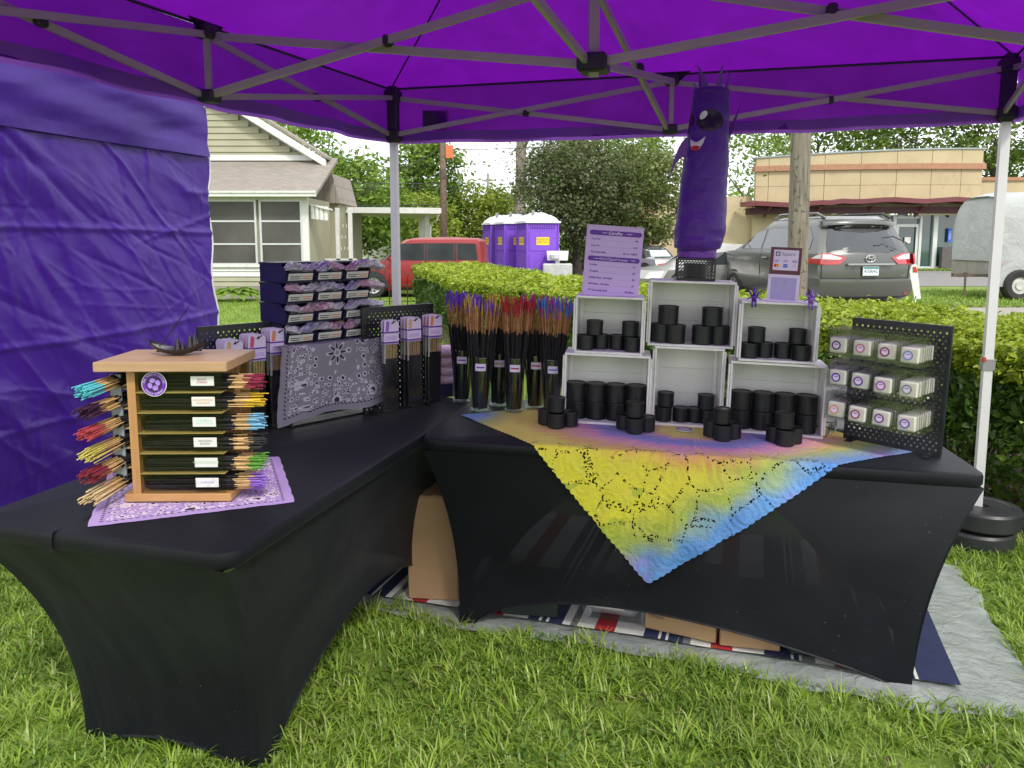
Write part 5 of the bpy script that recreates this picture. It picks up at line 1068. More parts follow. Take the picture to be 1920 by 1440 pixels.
VGL = glassmat('vase_glass', (.93, .96, .95), .02, .92, .14)
vases = [(.012, .65, [(.16, .03, .5)], 'purple tipped', 'leftmost rear'), (.126, .49, [(.16, .03, .5), (.55, .38, .03)], 'purple and yellow tipped', 'left front'), (.185, .61, [(.50, .33, .04)], 'yellow tipped', 'middle rear'), (.268, .507, [(.40, .015, .03)], 'red tipped', 'middle front'), (.345, .60, [(.48, .02, .12), (.35, .04, .4)], 'pink and violet tipped', 'right rear'), (.425, .52, [(.03, .22, .55), (.30, .05, .45)], 'blue and violet tipped', 'right front')]
for x, y, cols, tn, pos in vases:
    v = thing('glass_vase', f'{pos} straight glass vase holding {tn} incense', 'vase', M=on(MR, x, y, .001), group='glass vases of incense sticks'); rr, hh = .041, .232
    m = MB(); m.lathe([(0, .002), (rr - .004, .002), (rr, .006), (rr, hh), (rr - .003, hh), (rr - .003, .014), (rr - .006, .012), (0, .012)], 32); m.build('glass', VGL, v, smooth=True, ang=50)
    m = MB(); m.lathe([(rr - .002, hh - .0015), (rr + .0008, hh - .0015), (rr + .0008, hh + .0015), (rr - .002, hh + .0015)], 32, close=True); m.lathe([(0, .001), (rr - .003, .001), (rr - .001, .009), (0, .011)], 32); m.build('rim_and_base', glassmat('vase_glass_thick', (.8, .86, .84), .05, .8, .35), v, smooth=True)
    m = MB(); m.grid(8, 2, lambda a, b: ((rr + .001) * math.cos(R(-112 + 62 * a)), (rr + .001) * math.sin(R(-112 + 62 * a)), .178 + .03 * b)); lb = m.build('label', LILAC2, v, recalc=False)
    m = MB(); m.grid(6, 2, lambda a, b: ((rr + .0018) * math.cos(R(-104 + 46 * a)), (rr + .0018) * math.sin(R(-104 + 46 * a)), .190 + .006 * b)); m.build('label_print', tipm(vmul(cols[0], .8)), lb, recalc=False)
    for q, c in enumerate(cols):
        b = thing('incense_bundle', f'{tn} incense sticks standing in the {pos} vase', 'incense', M=on(MR, x, y, .014)) if q == 0 else b
        S = []
        for k in range(64 // len(cols)):
            a = random.random() * 2 * math.pi; r0 = .03 * math.sqrt(random.random()); r1 = .011 + .062 * math.sqrt(random.random()); a1 = a + random.gauss(0, .35); tip = .462 + random.uniform(-.03, .022)
            f1 = (.325 + random.uniform(-.012, .012)) / tip; S.append(((r0 * math.cos(a), r0 * math.sin(a), .002), (r1 * math.cos(a1) * 1.1, r1 * math.sin(a1) * .8, tip), f1, (tip - .042) / tip))
        sticks(b, S, (CHAR, BAMB, tipm(c)), r=.0024)

# ------------------------------------------------------------------ price sign
sg = thing('price_sign', 'lavender price list board on the left upper crate', 'sign', M=on(MR, .541, .42, .5145) @ Matrix.Rotation(R(2.5), 4, 'Y'))
m = MB(); m.box((.111, .0, .1375), (.222, .004, .275), bev=.001); m.build('board', LILAC, sg); m = MB(); m.b2(-.001, .223, -.0025, .0025, .2755, .2775); m.build('edge', LILAC2, sg)
m = MB(); m.bar((.11, .004, .18), (.11, .075, .0015), .03, .003); m.build('prop', LILAC, sg)
for z in (.248, .147):
    P = [(x_, -.0024, z + y_) for x_, y_ in [(.022 + .0095 * math.cos(R(90 + 180 * k / 8)), .0095 * math.sin(R(90 + 180 * k / 8))) for k in range(9)] + [(.206 + .0095 * math.cos(R(-90 + 180 * k / 8)), .0095 * math.sin(R(-90 + 180 * k / 8))) for k in range(9)]]
    m = MB(); m.prism(P, (0, -.0012, 0)); m.build('heading_bar', INKP, sg)
    for xa in (.06, .155) if z > .2 else (.036, .178): m = MB(); m.b2(xa, xa + .024, -.0042, -.0038, z - .0007, z + .0007); m.box((xa + .012, -.004, z), (.004, .0006, .004), rz=0); m.build('arrow', LILAC2, sg)
text('Candles', .017, LILAC2, sg, (.112, -.004, .248), (R(90), 0, 0), shear=.35, offset=.0003); text('Hand Dipped Incense', .0155, LILAC2, sg, (.112, -.004, .147), (R(90), 0, 0), shear=.35, sx=.82)
for z, a, b in ((.223, '4 oz Tin', '$8'), (.197, '8 oz Tin', '$16'), (.172, 'Top Wax Melt', '$5  or  4/$18'), (.122, '8 sticks', '$1'), (.097, '20 sticks', '$2'), (.072, 'Variety Pack - 24 sticks', '$6'), (.047, 'Gift Packs - 25 sticks', '$7'), (.022, '19" Citronella Stick', '$2.50/ea')):
    ta = text(a, .0098, INKP, sg, (.022, -.003, z), (R(90), 0, 0), 'LEFT', shear=.1, offset=.0003); text(b, .0098, INKP, sg, (.202, -.003, z), (R(90), 0, 0), 'RIGHT', shear=.1, offset=.0003)
    x0 = .028 + len(a) * .0044; x1 = .196 - len(b) * .0046; m = MB()
    k = x0
    while k < x1: m.b2(k, k + .0016, -.003, -.0024, z - .0042, z - .0034); k += .0034
    if m.v: m.build('dotted_line', INKP, sg)

# ------------------------------------------------------------------ inflatable figure on its black blower basket
bk = thing('basket_blower', 'black perforated basket holding the blower, under the inflatable figure', 'basket', M=on(MR, .908, .435, .583)); BKP = mat('plastic_black', (.012, .012, .014), .45, var=.15)
m = MB()
for z in (.004, .082): m.b2(0, .148, 0, .12, z - .004, z + .006, bev=.002)
for x in (0, .142): 
    for y in (0, .114): m.b2(x, x + .006, y, y + .006, .004, .08)
m.build('frame', BKP, bk)
for y in (.001, .118):
    m = MB()
    for k in range(-5, 15):
        x0 = k * .0115; a = (max(0, min(.148, x0)), y, .008 + max(0, -x0) * 1.2); x1 = x0 + .058; b = (min(.148, x1), y, .078 - max(0, x1 - .148) * 1.2)
        if b[0] > a[0] + .003: m.bar(a, b, .003, .0042, up=(0, 1, 0))
    for k in range(5): m.b2(.004, .144, y - .0015, y + .0015, .018 + k * .013, .0205 + k * .013)
    m.build('lattice_side', BKP, bk)
m = MB(); m.cyl((.074, .06, .006), .045, .06, 18); m.build('blower', BKP, bk)
def nylon(name, c):
    t = NT(name); co = t.co(); f = t.noise(9, 6, co, .6, 2.0)
    d = t.pbr(Base_Color=t.ramp(f, [(.3, vmul(c, .9)), (.7, vmul(c, 1.1))]), Roughness=.42, Specular_IOR_Level=.4, Sheen_Weight=.15, Normal=t.bump(f, .5, .02))
    return t.end(t.mixs(.22, d, t.n('ShaderNodeBsdfTranslucent', {'Color': c}).outputs[0]))
NYL = nylon('nylon_violet', (.10, .018, .34)); NYL2 = nylon('nylon_violet_light', (.20, .05, .44))
tm = thing('inflatable_figure', 'tall violet inflatable tube figure with sunglasses and grin', 'inflatable figure', M=on(MR, .985, .495, .67))
PROF = [(0, .070, 0), (.02, .072, 0), (.035, .073, 0), (.04, .088, 0), (.07, .100, .005), (.12, .099, .007), (.2, .094, .009), (.3, .088, .012), (.38, .084, .015), (.46, .079, .018), (.54, .074, .020), (.60, .070, .021), (.645, .067, .021), (.652, .05, .021), (.654, 0.001, .021)]
def tprof(z):
    for i in range(len(PROF) - 1):
        a, b = PROF[i], PROF[i + 1]
        if a[0] <= z <= b[0]: k = (z - a[0]) / (b[0] - a[0]); return a[1] + (b[1] - a[1]) * k, a[2] + (b[2] - a[2]) * k
    return PROF[-1][1:]
def tsurf(th, z, off=0):
    r, cx = tprof(z); r += off + (.0035 * fbm(th * 1.2, z * 9, 2) + .003 * math.sin(z * 70 + 1.7 * math.sin(th)) * (math.exp(-((z - .06) / .06) ** 2) + .3) + .003 * abs(noise.noise(Vector((math.cos(th) * 3, math.sin(th) * 3 + z * 5, z * 26)))) - .004 * math.exp(-((abs(math.sin(th)) / .05) ** 2))) * (1 if r > .01 else 0)
    return (cx + r * math.cos(th), r * math.sin(th), z)
m = MB(); zs = sorted(set([k * .655 / 70 for k in range(71)] + [p[0] for p in PROF])); V = [tsurf(2 * math.pi * k / 40, z) for z in zs for k in range(40)]
m.add(V, [(i * 40 + k, i * 40 + (k + 1) % 40, (i + 1) * 40 + (k + 1) % 40, (i + 1) * 40 + k) for i in range(len(zs) - 1) for k in range(40)]); m.build('body', NYL, tm, smooth=True)
m = MB(); V = [((.0745 + .0015 * (j % 2)) * math.cos(2 * math.pi * k / 40), (.0745 + .0015 * (j % 2)) * math.sin(2 * math.pi * k / 40), .003 + .006 * j) for j in range(6) for k in range(40)]; m.add(V, [(i * 40 + k, i * 40 + (k + 1) % 40, (i + 1) * 40 + (k + 1) % 40, (i + 1) * 40 + k) for i in range(5) for k in range(40)]); m.build('cuff', NYL2, tm, smooth=True)
def patch(name, outline, mt, off): m = MB(); P = [tsurf(R(a), z, off) for a, z in outline]; c = tsurf(R(sum(a for a, z in outline) / len(outline)), sum(z for a, z in outline) / len(outline), off); n = len(P); m.add(P + [c], [(i, (i + 1) % n, n) for i in range(n)]); return m.build(name, mt, tm)
ell = lambda a, z, ra, rz_, n=24, sk=0: [(a + ra * math.cos(2 * math.pi * k / n) + sk * math.sin(2 * math.pi * k / n), z + rz_ * math.sin(2 * math.pi * k / n)) for k in range(n)]
LENS = mat('print_black', (.008, .006, .015), .35); MW = mat('print_white', (.75, .72, .75), .5); MRD = mat('print_red', (.55, .02, .02), .5)
def band_patch(name, outline, mt, off):       # wide patches follow the curve
    n = len(outline); ca = sum(a for a, z in outline) / n; cz = sum(z for a, z in outline) / n; m = MB(); V = []; K = 4
    for j in range(K + 1):
        for a, z in outline: V.append(tsurf(R(ca + (a - ca) * j / K), cz + (z - cz) * j / K, off))
    F = [(j * n + i, j * n + (i + 1) % n, (j + 1) * n + (i + 1) % n, (j + 1) * n + i) for j in range(K) for i in range(n)]; m.add(V, F); return m.build(name, mt, tm)
band_patch('sunglass_lens', ell(-92, .522, 38, .040), LENS, .0025); band_patch('sunglass_lens', ell(-164, .515, 26, .042), LENS, .0025); band_patch('sunglass_glint', ell(-112, .540, 10, .016, 16, 4), MW, .004)
band_patch('mouth', [(-147, .455), (-138, .446), (-126, .440), (-113, .445), (-101, .461), (-105, .437), (-114, .416), (-126, .407), (-137, .414), (-144, .434)], MW, .0025); band_patch('tongue', [(-139, .424), (-126, .428), (-112, .424), (-117, .411), (-126, .4065), (-134, .411)], MRD, .0042)
for k in range(7):
    a = R(-165 + k * 48); r = .06; b = Vector((.021 + r * math.cos(a), r * math.sin(a), .64)); cv_ = (-1) ** k; m = MB()
    def hair(u, v, a=a, b=b, cv_=cv_, k=k): h = .085 * u; return (b.x + math.cos(a) * .02 * u + (v - .5) * .03 * (1 - u * .85) * -math.sin(a) + (.03 * cv_ * u * u if k % 2 else 0), b.y + math.sin(a) * .02 * u + (v - .5) * .03 * (1 - u * .85) * math.cos(a), b.z + h - (.07 * u * u if k in (0, 5) else 0))
    m.grid(7, 4, hair); m.build('hair_tuft', NYL2, tm, smooth=True)
m = MB(); m.grid(8, 5, lambda u, v: (-.062 - .062 * u - .02 * u * (1 - u), -.035 - .02 * v * (1 - u), .425 - .12 * u * u + (v - .5) * .075 * (1 - u) ** .7 - .01 * u)); m.build('arm', NYL2, tm, smooth=True)
m = MB(); m.grid(8, 5, lambda u, v: (.085 + .05 * u, .005 + .02 * v * (1 - u), .475 + .11 * u * u + .02 * u + (v - .5) * .07 * (1 - u) ** .7)); m.build('arm', NYL2, tm, smooth=True)

# ------------------------------------------------------------------ payment sign and two purple toys
sq = thing('payment_sign', 'maroon and lilac card payment sign on the right upper crate', 'sign', M=on(MR, 1.247, .40, .5178, -3) @ Matrix.Rotation(R(1.2), 4, 'Y')); MAR = mat('card_maroon', (.10, .012, .035), .5)
m = MB(); m.b2(0, .112, 0, .003, .103, .205); m.build('header_card', MAR, sq); m = MB(); m.b2(-.001, .113, .0005, .0035, 0, .1028); m.build('lower_card', LILAC2, sq); m = MB(); m.bar((.056, .004, .1), (.056, .06, .0015), .02, .002); m.build('prop', LILAC2, sq)
m = MB(); m.box((.056, -.001, .157), (.09, .0015, .077), bev=.0006); m.build('panel', LILAC2, sq); m = MB(); m.box((.056, .0, .049), (.092, .0012, .085)); m.build('blank_field', mat('card_dusty_violet', (.36, .30, .58), .55, var=.06, vs=60), sq); m = MB(); m.cyl((.056, .0022, .104), .008, .0015, 14, 'y'); m.build('notch', LILAC2, sq)
INK2 = mat('ink_violet_black', (.02, .008, .05), .5); m = MB()
for a in ((.018, .021, .172, .188), (.031, .034, .172, .188), (.021, .031, .172, .175), (.021, .031, .185, .188), (.0245, .0275, .1785, .1815)): m.b2(a[0], a[1], -.0024, -.0019, a[2], a[3])
m.build('logo_mark', INK2, sq); text('Square', .018, INK2, sq, (.064, -.0024, .18), (R(90), 0, 0), offset=-.0002)
for x, col in ((.024, 'a'), (.056, 'b'), (.088, 'c')):
    m = MB(); m.box((x, -.002, .154), (.019, .0006, .011)); m.build('card_mark', LILAC, sq)
text('pay', .007, INK2, sq, (.024, -.0026, .154), (R(90), 0, 0)); text('pay', .007, INK2, sq, (.056, -.0026, .154), (R(90), 0, 0)); text('VISA', .008, mat('ink_navy', (.02, .03, .22), .5), sq, (.088, -.0026, .152), (R(90), 0, 0), shear=.2)
for dx, c in ((-.0035, (.55, .03, .02)), (.0035, (.75, .28, .03))): m = MB(); m.cyl((.024 + dx, -.0026 - (.0004 if dx > 0 else 0), .136), .0062, .0006, 16, 'y'); m.build('card_mark', tipm(c), sq)
m = MB(); m.box((.056, -.0022, .136), (.015, .0006, .013)); m.build('card_mark', mat('ink_blue', (.03, .10, .45), .5), sq); text('AMEX', .0048, LILAC2, sq, (.056, -.0028, .136), (R(90), 0, 0)); text('DISCOVER', .0042, tipm((.55, .03, .02)), sq, (.088, -.0026, .136), (R(90), 0, 0))
def toy(label, x, y, z, mt):
    t = thing('toy_figure', label, 'toy', M=on(MR, x, y, z, -3)); m = MB()
    m.tube([(0, 0, -.004), (0, 0, .012), (0, 0, .02)], [.009, .011, .008], 8); m.build('torso', mt, t, smooth=True); m = MB(); m.tube([(0, 0, .018), (0, 0, .03), (0, 0, .047)], [.0055, .0065, .0035], 8); m.build('head', mt, t, smooth=True)
    for s in (-1, 1):
        m = MB(); m.tube([(s * .006, 0, .012), (s * .014, 0, .024), (s * .019, 0, .034)], [.004, .0045, .003], 6); m.build('raised_arm', mt, t, smooth=True)
        m = MB(); m.tube([(s * .008, 0, .012), (s * .018, .0, .006), (s * .026, 0, .0015)], [.003, .0025, .002], 6); m.build('side_arm', mt, t, smooth=True)
        m = MB(); m.tube([(s * .004, 0, 0), (s * .006, -.006, -.01), (s * .006, -.007, -.028)], [.005, .004, .003], 6); m.build('leg', mt, t, smooth=True)
toy('dark purple toy figure with raised arms, left of the payment sign', 1.193, .352, .523, mat('toy_purple', (.09, .012, .33), .35)); toy('lighter purple toy figure with raised arms, right of the payment sign', 1.395, .340, .523, mat('toy_violet', (.20, .08, .46), .3))

# ------------------------------------------------------------------ pegboards
PEG = mat('pegboard_black', (.012, .013, .018), .42, var=.15, vs=12); HOOK = mat('hook_black', (.02, .02, .02), .4, .5)
def pegboard(label, Mt, w_, h_, pitch=.0205, r=.0042):
    t = thing('pegboard', label, 'pegboard', M=Mt); m = MB(); nr = int(h_ / (pitch * .62)); pz = h_ / nr
    for j in range(nr):
        off = (j % 2) * pitch / 2; x = -pitch / 2 + off - pitch
        while x < w_:
            a, b = max(0, x), min(w_, x + pitch); z0, z1 = j * pz, (j + 1) * pz; cx, cz = x + pitch / 2, (z0 + z1) / 2
            if b - a > .002:
                if a > x + 1e-6 or b < x + pitch - 1e-6 or j in (0, nr - 1): 
                    if b - a > .001: m.add([(a, 0, z0), (b, 0, z0), (b, 0, z1), (a, 0, z1)], [(0, 1, 2, 3)])
                else:
                    rr = r if j % 2 else r * .75
                    O = [(a, z0), ((a + b) / 2, z0), (b, z0), (b, cz), (b, z1), ((a + b) / 2, z1), (a, z1), (a, cz)]; I = [(cx + rr * math.cos(R(225 + 45 * k)), cz + rr * math.sin(R(225 + 45 * k))) for k in range(8)]
                    V = [(p[0], 0, p[1]) for p in O] + [(p[0], 0, p[1]) for p in I] + [(p[0], .004, p[1]) for p in I]
                    m.add(V, [(k, (k + 1) % 8, 8 + (k + 1) % 8, 8 + k) for k in range(8)] + [(8 + k, 8 + (k + 1) % 8, 16 + (k + 1) % 8, 16 + k) for k in range(8)])
            x += pitch
    m.build('perforated_panel', PEG, t, recalc=False); m = MB()
    for a in ((-.006, 0, -.002, h_ + .002), (w_, w_ + .006, -.002, h_ + .002)): m.b2(a[0], a[1], -.003, .010, a[2], a[3])
    m.b2(-.0055, w_ + .0055, -.0025, .0095, h_, h_ + .007); m.b2(-.0055, w_ + .0055, -.0025, .0095, -.004, 0); m.build('frame', PEG, t)
    for x in (.03, w_ - .03): m = MB(); m.prism([(x - .012, -.055, -.002), (x - .012, -.03, .004), (x - .012, 0, .012), (x - .012, .05, .004), (x - .012, .06, -.002)], (.024, 0, 0)); m.build('foot', BKP, t)
    return t
def hook(par, x, z, L): m = MB(); m.tube([(x, .0, z), (x, -L, z - .004), (x, -L - .008, z + .007)], .0019, 5); m.build('hook', HOOK, par)
# right board: clamshells of wax melts
MPB = on(MR, 1.568, .392, .006, -37); pb = pegboard('black pegboard hung with wax melts on the right table end', MPB, .33, .455)
CLAM = glassmat('clamshell_plastic', (.96, .96, .97), .06, .95, .07); WAXM = mat('wax_melt_cream', (.76, .71, .62), .4, var=.05, Subsurface_Weight=.3)
def clam(label, Mt, col, group):
    t = thing('wax_melt_pack', label, 'wax melt pack', M=Mt, group=group)
    m = MB(); m.box((0, 0, -.052), (.060, .013, .054), bev=.005); m.build('wax', WAXM, t)
    m = MB(); m.box((0, 0, -.052), (.066, .0165, .060), bev=.004); m.b2(-.042, .042, -.001, .0, -.092, .008); m.b2(-.042, .042, -.004, -.001, .005, .008); m.b2(-.042, .042, -.004, -.001, -.092, -.089); m.b2(-.042, -.0395, -.004, -.001, -.089, .005); m.b2(.0395, .042, -.004, -.001, -.089, .005); m.build('shell', CLAM, t)
    if col:
        m = MB(); m.lathe([(0, -.0092), (.0165, -.0092)], 22, (-.004, 0, -.052), 'y'); lb = m.build('label', LILAC2, t, recalc=False); m = MB(); m.lathe([(.0115, -.0098), (.0165, -.0098)], 22, (-.004, 0, -.052), 'y'); m.build('label_ring', tipm(col), lb, recalc=False)
        m = MB(); m.box((-.004, -.0098, -.048), (.012, .0005, .003)); m.build('label_print', tipm(col), lb)
    return t
RING = [[((.10, .012, .12), 'plum'), ((.45, .16, .18), 'salmon'), ((.22, .012, .07), 'crimson'), ((.18, .25, .40), 'steel blue')], [((.08, .015, .28), 'deep purple'), ((.10, .03, .28), 'violet'), ((.32, .07, .28), 'magenta'), ((.20, .22, .18), 'grey green')], [((.62, .26, .16), 'peach'), ((.26, .015, .07), 'dark red'), ((.15, .02, .18), 'purple'), ((.16, .08, .32), 'indigo')]]
RNM = ['top', 'middle', 'bottom']; _cl = None
for j in range(3):
    for i in range(4):
        x = .022 + i * .081 + (.003 * j); z = .424 - j * .117 - i * .002; L = .185 if (i + j) % 3 else .195; hook(pb, x, z, L); n = (8, 7, 7, 8)[(i * 2 + j) % 4]; c, cn = RING[j][i]
        for k in range(n):
            y = -L + .012 + k * .0215; Mt = MPB @ Matrix.Translation((x + random.uniform(-.002, .002), y, z + .002)) @ Matrix.Rotation(R(random.uniform(-2, 2)), 4, 'Y')
            if k == 0: clam(f'front wax melt pack with {cn} ring label, {ORD[i]} in the {RNM[j]} row', Mt, c, 'wax melt packs on the pegboard')
            elif _cl is None: _cl = clam(f'plain wax melt pack, {ORD[k]} from the front on the {ORD[i]} hook of the {RNM[j]} row', Mt, None, 'wax melt packs on the pegboard')
            else:
                q = copy_tree(_cl); q.matrix_world = Mt; tag(q, f'plain wax melt pack, {ORD[k]} from the front on the {ORD[i]} hook of the {RNM[j]} row', 'wax melt pack', 'wax melt packs on the pegboard')
# left boards: long incense packs
BAG = glassmat('poly_bag', (.9, .9, .93), .12, .86, .14)
def ipack(label, Mt, group, art):
    t = thing('incense_pack', label, 'incense pack', M=Mt, group=group)
    m = MB(); m.prism([(-.035, 0, -.088), (.035, 0, -.088), (.035, 0, .0), (.022, 0, .012), (-.028, 0, .012), (-.035, 0, .006)], (0, -.0012, 0)); hc = m.build('header_card', LILAC2, t)
    for z in (-.042, -.083): m = MB(); m.b2(-.035, .035, -.0022, -.0015, z, z + .006); m.build('stripe', INKP, hc)
    m = MB(); m.prism([(.004, -.0016, -.006), (.022, -.0016, .006), (.020, -.0016, .010), (.001, -.0016, -.002)], (0, -.0008, 0)); m.build('hang_slot', M_INK, hc)
    m = MB(); m.prism([(-.028, -.0016, -.034), (-.014, -.0016, -.034), (-.010, -.0016, .0), (-.018, -.0016, .008), (-.024, -.0016, .004)], (0, -.0008, 0)); m.build('flame_art', art, hc)
    m = MB(); m.box((.0, -.0018, -.062), (.05, .0006, .016)); m.build('print', LILAC, hc)
    m = MB(); m.b2(-.035, -.026, -.001, .001, -.165, -.088); m.build('side_strip', W_WHT, t)
    m = MB(); m.box((0, .001, -.225), (.072, .008, .285), bev=.003); m.build('bag', BAG, t)
    S = []
    for k in range(11): x = -.027 + k * .0054; S.append(((x, .001 + .002 * (k % 2), -.355), (x + random.uniform(-.002, .002), .001, -.09), .79, .999))
    sticks(t, S, (CHAR, BAMB2, BAMB2), ('charcoal', 'bamboo', 'ends'), .0024); return t
ARTS = [mat('art_pink', (.55, .06, .15), .5), mat('art_orange', (.60, .20, .09), .5), mat('art_violet', (.28, .10, .50), .5), mat('art_gold', (.55, .36, .14), .5)]
M2 = frame((-.605, 3.125, .745), 42); p2_ = pegboard('black pegboard with three rows of incense packs beside the stacked bins', M2, .345, .435)
M1 = frame((-1.135, 2.785, .745), 45); p1_ = pegboard('black pegboard half hidden behind the wooden incense tower', M1, .33, .395)
def packs(pb_, Mt, hooks, where):
    for h, (x, z, n, ar) in enumerate(hooks):
        hook(pb_, x, z, .1); src = None
        for k in range(n):
            y = -.092 + k * .023; Mk = Mt @ Matrix.Translation((x, y, z - .002)) @ Matrix.Rotation(R(random.uniform(-1.5, 1.5)), 4, 'Y')
            if k == 0: ipack(f'front incense pack with lilac header on the {ORD[h]} hook of the {where}', Mk, 'incense packs on pegboards', ARTS[ar])
            else:
                lab = f'incense pack, {ORD[k]} from the front on the {ORD[h]} hook of the {where}'
                if src is None: src = ipack(lab, Mk, 'incense packs on pegboards', ARTS[ar])
                else: q = copy_tree(src); q.matrix_world = Mk; tag(q, lab)
packs(p2_, M2, [(.075, .385, 2, 2), (.185, .388, 3, 3), (.295, .392, 3, 1)], 'pegboard beside the bins')
packs(p1_, M1, [(.085, .345, 4, 3), (.175, .357, 4, 0), (.262, .372, 4, 1)], 'half hidden pegboard')

# ------------------------------------------------------------------ milk crate, its bandana, twelve bins with bags
MB_ = frame((-.847, 2.893, .745), 47); mc = thing('milk_crate', 'black lattice milk crate under the grey bandana and stacked bins', 'milk crate', M=MB_)
def lattice_wall(W, H, fn, th=.006):
    m = MB()
    for z in (0, .03, H - .03, H): m.bar(fn(0, z), fn(W, z), th, .008)
    for x in (.004, W - .004): m.bar(fn(x, 0), fn(x, H), th * 1.6, .012)
    s = .045; k = -int(H / s) - 1
    while k * s < W:
        for dr in (1, -1):
            x0 = k * s; a, b = (x0, .03), (x0 + (H - .06), H - .03)
            if dr < 0: a, b = (x0, H - .03), (x0 + H - .06, .03)
            t0 = max(0, (0 - a[0]) / (b[0] - a[0])); t1 = min(1, (W - a[0]) / (b[0] - a[0]))
            if t1 > t0 + .02: m.bar(fn(a[0] + (b[0] - a[0]) * t0, a[1] + (b[1] - a[1]) * t0), fn(a[0] + (b[0] - a[0]) * t1, a[1] + (b[1] - a[1]) * t1), th * .8, .008)
        k += 1
    return m
for W, fn in ((.40, lambda x, z: (x, .003, z + .004)), (.40, lambda x, z: (x, .327, z + .004)), (.33, lambda x, z: (.003, x, z + .004)), (.33, lambda x, z: (.397, x, z + .004))): lattice_wall(W, .30, fn).build('lattice_side', BKP, mc)
m = MB(); m.b2(.0, .40, .0, .33, .0, .006); m.build('floor', BKP, mc); m = MB(); m.b2(-.01, .41, -.0, .34, .306, .313); m.build('shelf', BKP, mc)
def dr2(x, y):          # flat y > 0 lies on the crate top, below 0 hangs down the front
    if y > 0: return (x, y - .012, .3165)
    h = -y; s = .5 + .5 * math.sin(x * 21 + .7); out = .014 + .05 * min(1, h / .3) ** 1.5 * (.35 + .65 * s) + .006 * fbm(x * 12, h * 12, 2)
    return (x + (-.05 * h / .3 if x < .05 else .0) + .03 * (h / .3) * (x - .2), -.012 - out, .3165 - h + .012 * math.sin(x * 15) * (h / .3))
cloth('bandana', bandana('bandana_grey_lilac', (.28, .26, .31)), 'grey lilac paisley bandana hanging down the front of the milk crate', 'bandana', Vector((-.035, -.285)), Vector((.435, -.255)), Vector((-.035, .17)), dr2, 60, MB_, None, .002, 6)
BINB = mat('bin_dark_blue', (.008, .007, .05), .45, var=.12); BINK = mat('bin_front_navy', (.010, .010, .03), .45); BAGM = []
for c in ((.46, .40, .56), (.52, .28, .44), (.40, .36, .50), (.60, .56, .62), (.48, .30, .36), (.34, .32, .52)):
    t = NT('crumpled_clear_bag'); co = t.co(); f = t.noise(28, 5, co, .6, 2.2); cc = t.ramp(f, [(.3, vmul(c, .55)), (.5, c), (.68, (.75, .72, .76))])
    BAGM.append(t.end(t.mixs(.12, t.pbr(Base_Color=cc, Roughness=.18, Specular_IOR_Level=.7, Coat_Weight=.5, Normal=t.bump(f, .8, .01)), t.n('ShaderNodeBsdfTransparent').outputs[0])))
def bin_(label, Mt):
    t = thing('stacking_bin', label, 'storage bin', M=Mt, group='navy stacking bins'); w_, d_, h_ = .126, .19, .076
    m = MB(); m.prism([(0, .02, 0), (0, d_, 0), (0, d_, h_), (0, .045, h_), (0, -.004, h_ * .52), (0, .012, 0)], (.003, 0, 0)); m.build('side_wall', BINB, t)
    m = MB(); m.prism([(w_ - .003, .02, 0), (w_ - .003, d_, 0), (w_ - .003, d_, h_), (w_ - .003, .045, h_), (w_ - .003, -.004, h_ * .52), (w_ - .003, .012, 0)], (.003, 0, 0)); m.build('side_wall', BINB, t)
    m = MB(); m.b2(.003, w_ - .003, .012, d_, 0, .003); m.b2(.003, w_ - .003, d_ - .003, d_, .003, h_); m.build('floor', BINB, t)
    m = MB(); m.prism([(.003, .012, .003), (.003, -.004, h_ * .52), (.003, 0, h_ * .52), (.003, .016, .003)], (w_ - .006, 0, 0)); m.build('front_lip', BINK, t)
    m = MB(); m.b2(-.003, w_ + .003, .05, d_, h_ - .007, h_); m.build('rim', BINK, t)
    for s in (0, 1): m = MB(); x = .010 + s * .053; m.prism([(x, .004, .0085), (x + .0515, .004, .0085), (x + .0515, -.0052, .035), (x, -.0052, .035)], (0, -.0012, 0)); lb = m.build('label', W_WHT, t); m = MB(); m.prism([(x + .008, .000, .014), (x + .043, .000, .014), (x + .043, -.001, .0165), (x + .008, -.001, .0165)], (0, -.0035, 0)); m.prism([(x + .006, -.003, .022), (x + .045, -.003, .022), (x + .045, -.0038, .0245), (x + .006, -.0038, .0245)], (0, -.0035, 0)); m.build('label_print', ARTS[(s + int(x * 900)) % 4] if s else M_INK, lb)
    return t
RWN = ['top', 'second', 'third', 'bottom']; CN = ['left', 'middle', 'right']; b_ = None
